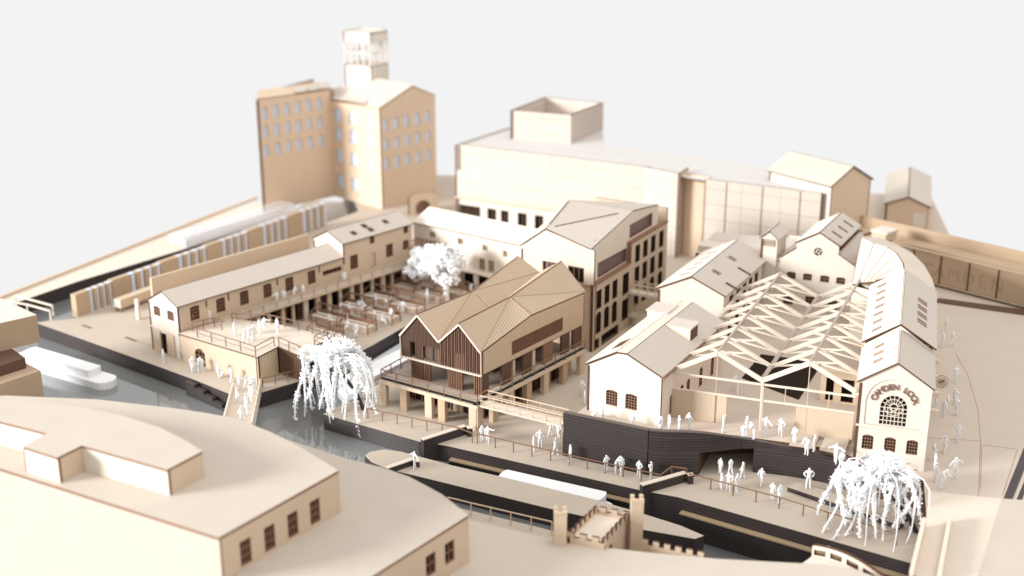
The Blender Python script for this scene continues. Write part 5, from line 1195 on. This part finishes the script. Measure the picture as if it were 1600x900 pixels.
# ------------------------------------------------------------------ figurines
def figure_mesh(pose, seed):
    """One continuous body grown with a Skin modifier round a posed skeleton (1.7 m full size), scaled to the model."""
    j = {'pel': (0, 0, .92), 'wst': (0, 0, 1.08), 'chs': (0, .01, 1.32), 'nck': (0, .02, 1.46), 'hd0': (0, 0, 1.54), 'hd1': (0, -.01, 1.66)}
    lean = pose.get('lean', 0)
    for k in ('wst', 'chs', 'nck', 'hd0', 'hd1'):
        x, y, z = j[k]; j[k] = (x, y - lean * (z - .92), z - .15 * abs(lean) * (z - .92))
    rad = {'pel': .135, 'wst': .12, 'chs': .15, 'nck': .06, 'hd0': .085, 'hd1': .09}
    ed = [('pel', 'wst'), ('wst', 'chs'), ('chs', 'nck'), ('nck', 'hd0'), ('hd0', 'hd1')]
    cx, cy, cz = j['chs']
    for sd, nm in ((-1, 'l'), (1, 'r')):
        st = pose.get('step', 0) * sd; sp = pose.get('apart', .09)
        if pose.get('sit'):
            j[nm + 'k'] = (sd * .11, -.4, .9); j[nm + 'a'] = (sd * .11, -.42, .47); j[nm + 't'] = (sd * .11, -.56, .44)
        else:
            j[nm + 'k'] = (sd * sp, -st * .5 - .02, .49); j[nm + 'a'] = (sd * sp * 1.1, -st + .02, .07); j[nm + 't'] = (sd * sp * 1.25, -st - .13, .035)
        j[nm + 'h'] = (sd * .09, 0, .88)
        rad.update({nm + 'h': .11, nm + 'k': .075, nm + 'a': .05, nm + 't': .045})
        ed += [('pel', nm + 'h'), (nm + 'h', nm + 'k'), (nm + 'k', nm + 'a'), (nm + 'a', nm + 't')]
        e, w = pose.get('arm' + nm, ((.06, .02, -.28), (.06, -.06, -.52)))
        j[nm + 's'] = (cx + sd * .19, cy, cz + .07); j[nm + 'e'] = (cx + sd * (.19 + e[0]), cy + e[1], cz + .07 + e[2]); j[nm + 'w'] = (cx + sd * (.19 + w[0]), cy + w[1], cz + .07 + w[2])
        rad.update({nm + 's': .075, nm + 'e': .055, nm + 'w': .045}); ed += [('chs', nm + 's'), (nm + 's', nm + 'e'), (nm + 'e', nm + 'w')]
    if pose.get('coat'):
        j['ct'] = (0, 0, .45); rad['ct'] = .2; rad['pel'] = .17; ed.append(('pel', 'ct'))
    names = list(j); me = bpy.data.meshes.new('skeleton'); me.from_pydata([j[k] for k in names], [(names.index(a), names.index(b)) for a, b in ed], [])
    o = bpy.data.objects.new('skeleton', me); COL.objects.link(o)
    o.modifiers.new('skin', 'SKIN'); ss = o.modifiers.new('sub', 'SUBSURF'); ss.levels = 1; ss.render_levels = 1
    for i, k in enumerate(names): me.skin_vertices[0].data[i].radius = (rad[k] * 1.12, rad[k] * 1.12)
    me.skin_vertices[0].data[0].use_root = True
    res = bpy.data.meshes.new_from_object(o.evaluated_get(bpy.context.evaluated_depsgraph_get()))
    bpy.data.objects.remove(o); bpy.data.meshes.remove(me)
    lo = min(v.co.z for v in res.vertices)
    if pose.get('sit'): lo = .78
    for v in res.vertices: v.co = (v.co.x * K, v.co.y * K, (v.co.z - lo) * K)
    res.materials.append(WHITE); res.polygons.foreach_set('use_smooth', [True] * len(res.polygons)); res.name = 'figurine'
    return res
POSES = {
 'standing': ({}, 'standing straight'), 'walking': ({'step': .24, 'arml': ((.05, -.12, -.25), (.05, -.3, -.42)), 'armr': ((.05, .14, -.26), (.05, .12, -.5))}, 'walking'),
 'akimbo': ({'apart': .13, 'arml': ((.2, .04, -.24), (.02, -.1, -.42)), 'armr': ((.2, .04, -.24), (.02, -.1, -.42))}, 'with hands on hips'),
 'pointing': ({'step': .1, 'armr': ((.24, -.08, -.1), (.5, -.14, -.04))}, 'reaching one arm out'), 'reaching': ({'step': .16, 'arml': ((.26, -.05, -.14), (.5, -.1, -.3)), 'armr': ((.26, 0, -.16), (.48, -.1, -.32))}, 'striding, arms out'),
 'coat': ({'coat': 1, 'arml': ((.07, -.05, -.26), (0, -.2, -.34))}, 'in a long coat'), 'phone': ({'armr': ((.1, -.08, -.26), (.0, -.16, .06)), 'lean': .05}, 'with hand to head'),
 'bending': ({'lean': .55, 'arml': ((.02, -.16, -.2), (.02, -.3, -.36)), 'armr': ((.02, -.16, -.2), (.02, -.3, -.36))}, 'bending forward'), 'sitting': ({'sit': 1, 'lean': .12, 'arml': ((.05, -.12, -.25), (.0, -.34, -.3)), 'armr': ((.05, -.1, -.25), (.0, -.3, -.34))}, 'sitting')}
MESH = {k: figure_mesh(v[0], i) for i, (k, v) in enumerate(POSES.items())}
frnd = random.Random(21)
def people(where, group, spots):
    keys = ['standing', 'walking', 'akimbo', 'coat', 'phone', 'pointing', 'walking', 'standing']
    for i, sp in enumerate(spots):
        p, z = sp[0], sp[1]; k = sp[2] if len(sp) > 2 else keys[(i * 3 + len(spots)) % len(keys)]
        o = bpy.data.objects.new('person', MESH[k]); COL.objects.link(o)
        o.location = (p[0] * K, p[1] * K, z * K); s = (sp[3] if len(sp) > 3 else 1.0) * frnd.uniform(.94, 1.06); o.scale = (s, s, s); o.rotation_euler = (0, 0, frnd.uniform(-2.6, 2.6))
        tag(o, 'white figurine ' + POSES[k][1] + ' ' + where, 'figurine', group)
people('on the lockside by the pavilion corner', 'figurines by the pavilion corner', [((-2.75, 109.02), 0), ((-2.22, 108.62), 0)])
people('between the pavilion and the black wall', 'figurines on the pavilion forecourt', [((1.95, 106.77), 0, 'standing'), ((2.55, 107.82), 0, 'akimbo'), ((3.54, 110.11), 0, 'walking'), ((4.30, 109.70), 0, 'coat'), ((3.89, 106.12), 0, 'walking')])
people('on the lockside in front of the black wall', 'figurines before the black wall', [((5.14, 104.72), 0, 'standing'), ((8.18, 102.86), 0, 'akimbo'), ((9.00, 102.61), 0, 'bending'), ((9.47, 102.25), 0, 'standing'), ((10.94, 101.89), 0, 'akimbo'), ((11.95, 101.53), 0, 'phone')])
people('in the passage beside the white workshop', 'figurines in the passage', [((6.90, 119.39), 0, 'akimbo', .95), ((7.10, 117.22), 0, 'standing', .95)])
people('behind the parapet below the arched workshop windows', 'figurines behind the straight black wall', [((7.27, 107.22), 3, 'sitting'), ((8.03, 106.67), 3, 'phone', .8), ((10.61, 105.46), 3, 'standing', .8)])
people('on the terrace beside the workshop corner', 'figurines at the workshop corner', [((12.97, 104.41), 3, 'coat'), ((13.70, 104.41), 3, 'standing'), ((14.58, 104.28), 3, 'phone'), ((15.48, 104.80), 3, 'walking')])
people('on the forecourt of the open timber hall', 'figurines before the hall', [((18.45, 104.41), 3, 'pointing'), ((20.38, 103.89), 3, 'akimbo', 1.1), ((19.99, 103.24), 3, 'standing', .8), ((20.91, 103.11), 3, 'bending'), ((22.00, 103.63), 3, 'reaching', 1.08), ((23.28, 103.63), 3, 'akimbo', 1.05), ((24.19, 102.10), 3, 'phone'), ((24.79, 100.00), 3.02, 'bending', 1.05), ((25.57, 100.61), 3.03, 'standing')])
people('on the terrace by the corner of the lettered hall', 'figurines by the lettered hall corner', [((26.82, 98.32), 3.02, 'reaching', 1.1), ((26.99, 97.04), 3, 'walking', 1.05), ((28.20, 96.81), 3, 'coat'), ((28.91, 97.15), 3, 'standing')])
people('inside the open timber hall', 'figurines inside the hall', [((20.93, 113.56), 3, 'akimbo'), ((21.32, 112.65), 3, 'standing')])
people('by the opening in the curved black wall', 'figurines under the wall opening', [((18.00, 102.25), 0, 'standing'), ((18.85, 102.01), 0, 'walking'), ((19.82, 101.53), 0, 'reaching'), ((17.70, 99.53), 0, 'coat'), ((18.26, 99.30), 0, 'akimbo'), ((18.95, 99.18), 0, 'standing'), ((21.17, 100.11), 0, 'walking')])
people('by the long quay handrail', 'figurines by the quay handrail', [((21.62, 97.60), 0, 'phone'), ((22.15, 97.04), 0, 'coat'), ((24.89, 98.95), .42, 'akimbo', 1.1)])
people('on the street beside the lettered hall', 'figurines on the street', [((45.53, 128.95), 3), ((43.88, 124.73), 3), ((44.98, 125.09), 3), ((42.26, 115.55), 3, 'standing'), ((38.47, 109.17), 3), ((38.74, 107.77), 3), ((39.37, 108.89), 3), ((40.57, 110.45), 3), ((39.92, 108.05), 3), ((38.26, 102.35), 3, 'phone'), ((36.49, 100.36), 3, 'walking'), ((35.13, 98.91), 3), ((34.70, 97.15), 3), ((34.13, 95.11), 3, 'coat'), ((34.22, 93.89), 3.07, 'bending', 1.1), ((35.89, 95.78), 3, 'reaching', 1.15)])
people('on the lock island beside the short gate', 'figurine on the island', [((-8.50, 103.35), 0, 'reaching')])
people('on the quay by the yard door', 'figurines on the yard quay', [((-36.55, 127.78), 0, 'standing'), ((-32.85, 125.16), 0, 'coat', 1.1), ((-32.43, 125.33), 0, 'bending'), ((-32.01, 125.50), 0, 'standing'), ((-29.96, 123.96), 0, 'coat'), ((-29.54, 124.13), 0, 'sitting'), ((-28.42, 122.79), 0, 'walking')])
def onbridge(u, t):
    a, b = (-27.73, 120.35), (-25.17, 121.32); e = (1.6, -13.0); p = lerp(a, b, u); return (shift(p, e, t), .22 + 1.13 * t)
people('on the narrow sloping canal bridge', 'figurines on the canal bridge', [(*onbridge(.25, .02),), (*onbridge(.5, .06), 'walking'), (*onbridge(.75, .05),), (*onbridge(.28, .35), 'reaching'), (*onbridge(.72, .28),), (*onbridge(.8, .4), 'coat'), (*onbridge(.66, .52), 'walking'), (*onbridge(.74, .66), 'standing'), (*onbridge(.6, .78), 'reaching'), (*onbridge(.8, .18), 'standing')])
people('on the raised yard deck', 'figurines on the yard deck', [((-33.94, 130.93), 3.06), ((-33.19, 131.52), 3.06), ((-32.45, 131.91), 3.06), ((-28.90, 127.88), 3.06), ((-27.41, 125.68), 3.06), ((-27.09, 126.41), 3.06), ((-26.69, 126.77), 3.06), ((-26.40, 128.45), 3.06), ((-24.56, 128.63), 3.06, 'coat'), ((-25.97, 129.01), 3.06)])
def onbal(s): return (shift(shift(SB_, SD, s), (.45, -.4)), 2.77)
people('on the balcony of the market shed', 'figurines on the balcony', [(*onbal(12.6),), (*onbal(13.6),), (*onbal(15.0), 'bending'), (*onbal(16.4), 'standing'), (*onbal(22.6), 'coat')])
people('among the courtyard stalls', 'figurines among the stalls', [((-19.85, 142.69), 0), ((-17.70, 142.69), 0), ((-17.40, 143.34), 0), ((-16.92, 142.25), 0), ((-16.31, 143.55), 0), ((-16.04, 145.32), 0), ((-14.62, 143.77), 0), ((-12.80, 141.61), 0), ((-13.74, 140.55), 0), ((-10.02, 146.67), 0, 'coat', 1.15), ((-12.63, 143.12), 0), ((-4.94, 149.45), 0)])
people('on a courtyard stall counter', 'figurines seated at the stalls', [((-20.61, 138.60), .77, 'sitting'), ((-18.13, 136.55), .77, 'sitting'), ((-17.14, 135.34), .77, 'sitting'), ((-20.68, 133.37), .77, 'sitting'), ((-19.56, 132.79), .77, 'sitting'), ((-18.80, 142.21), .77, 'sitting'), ((-15.57, 139.43), .77, 'sitting'), ((-14.63, 138.60), .77, 'sitting')])
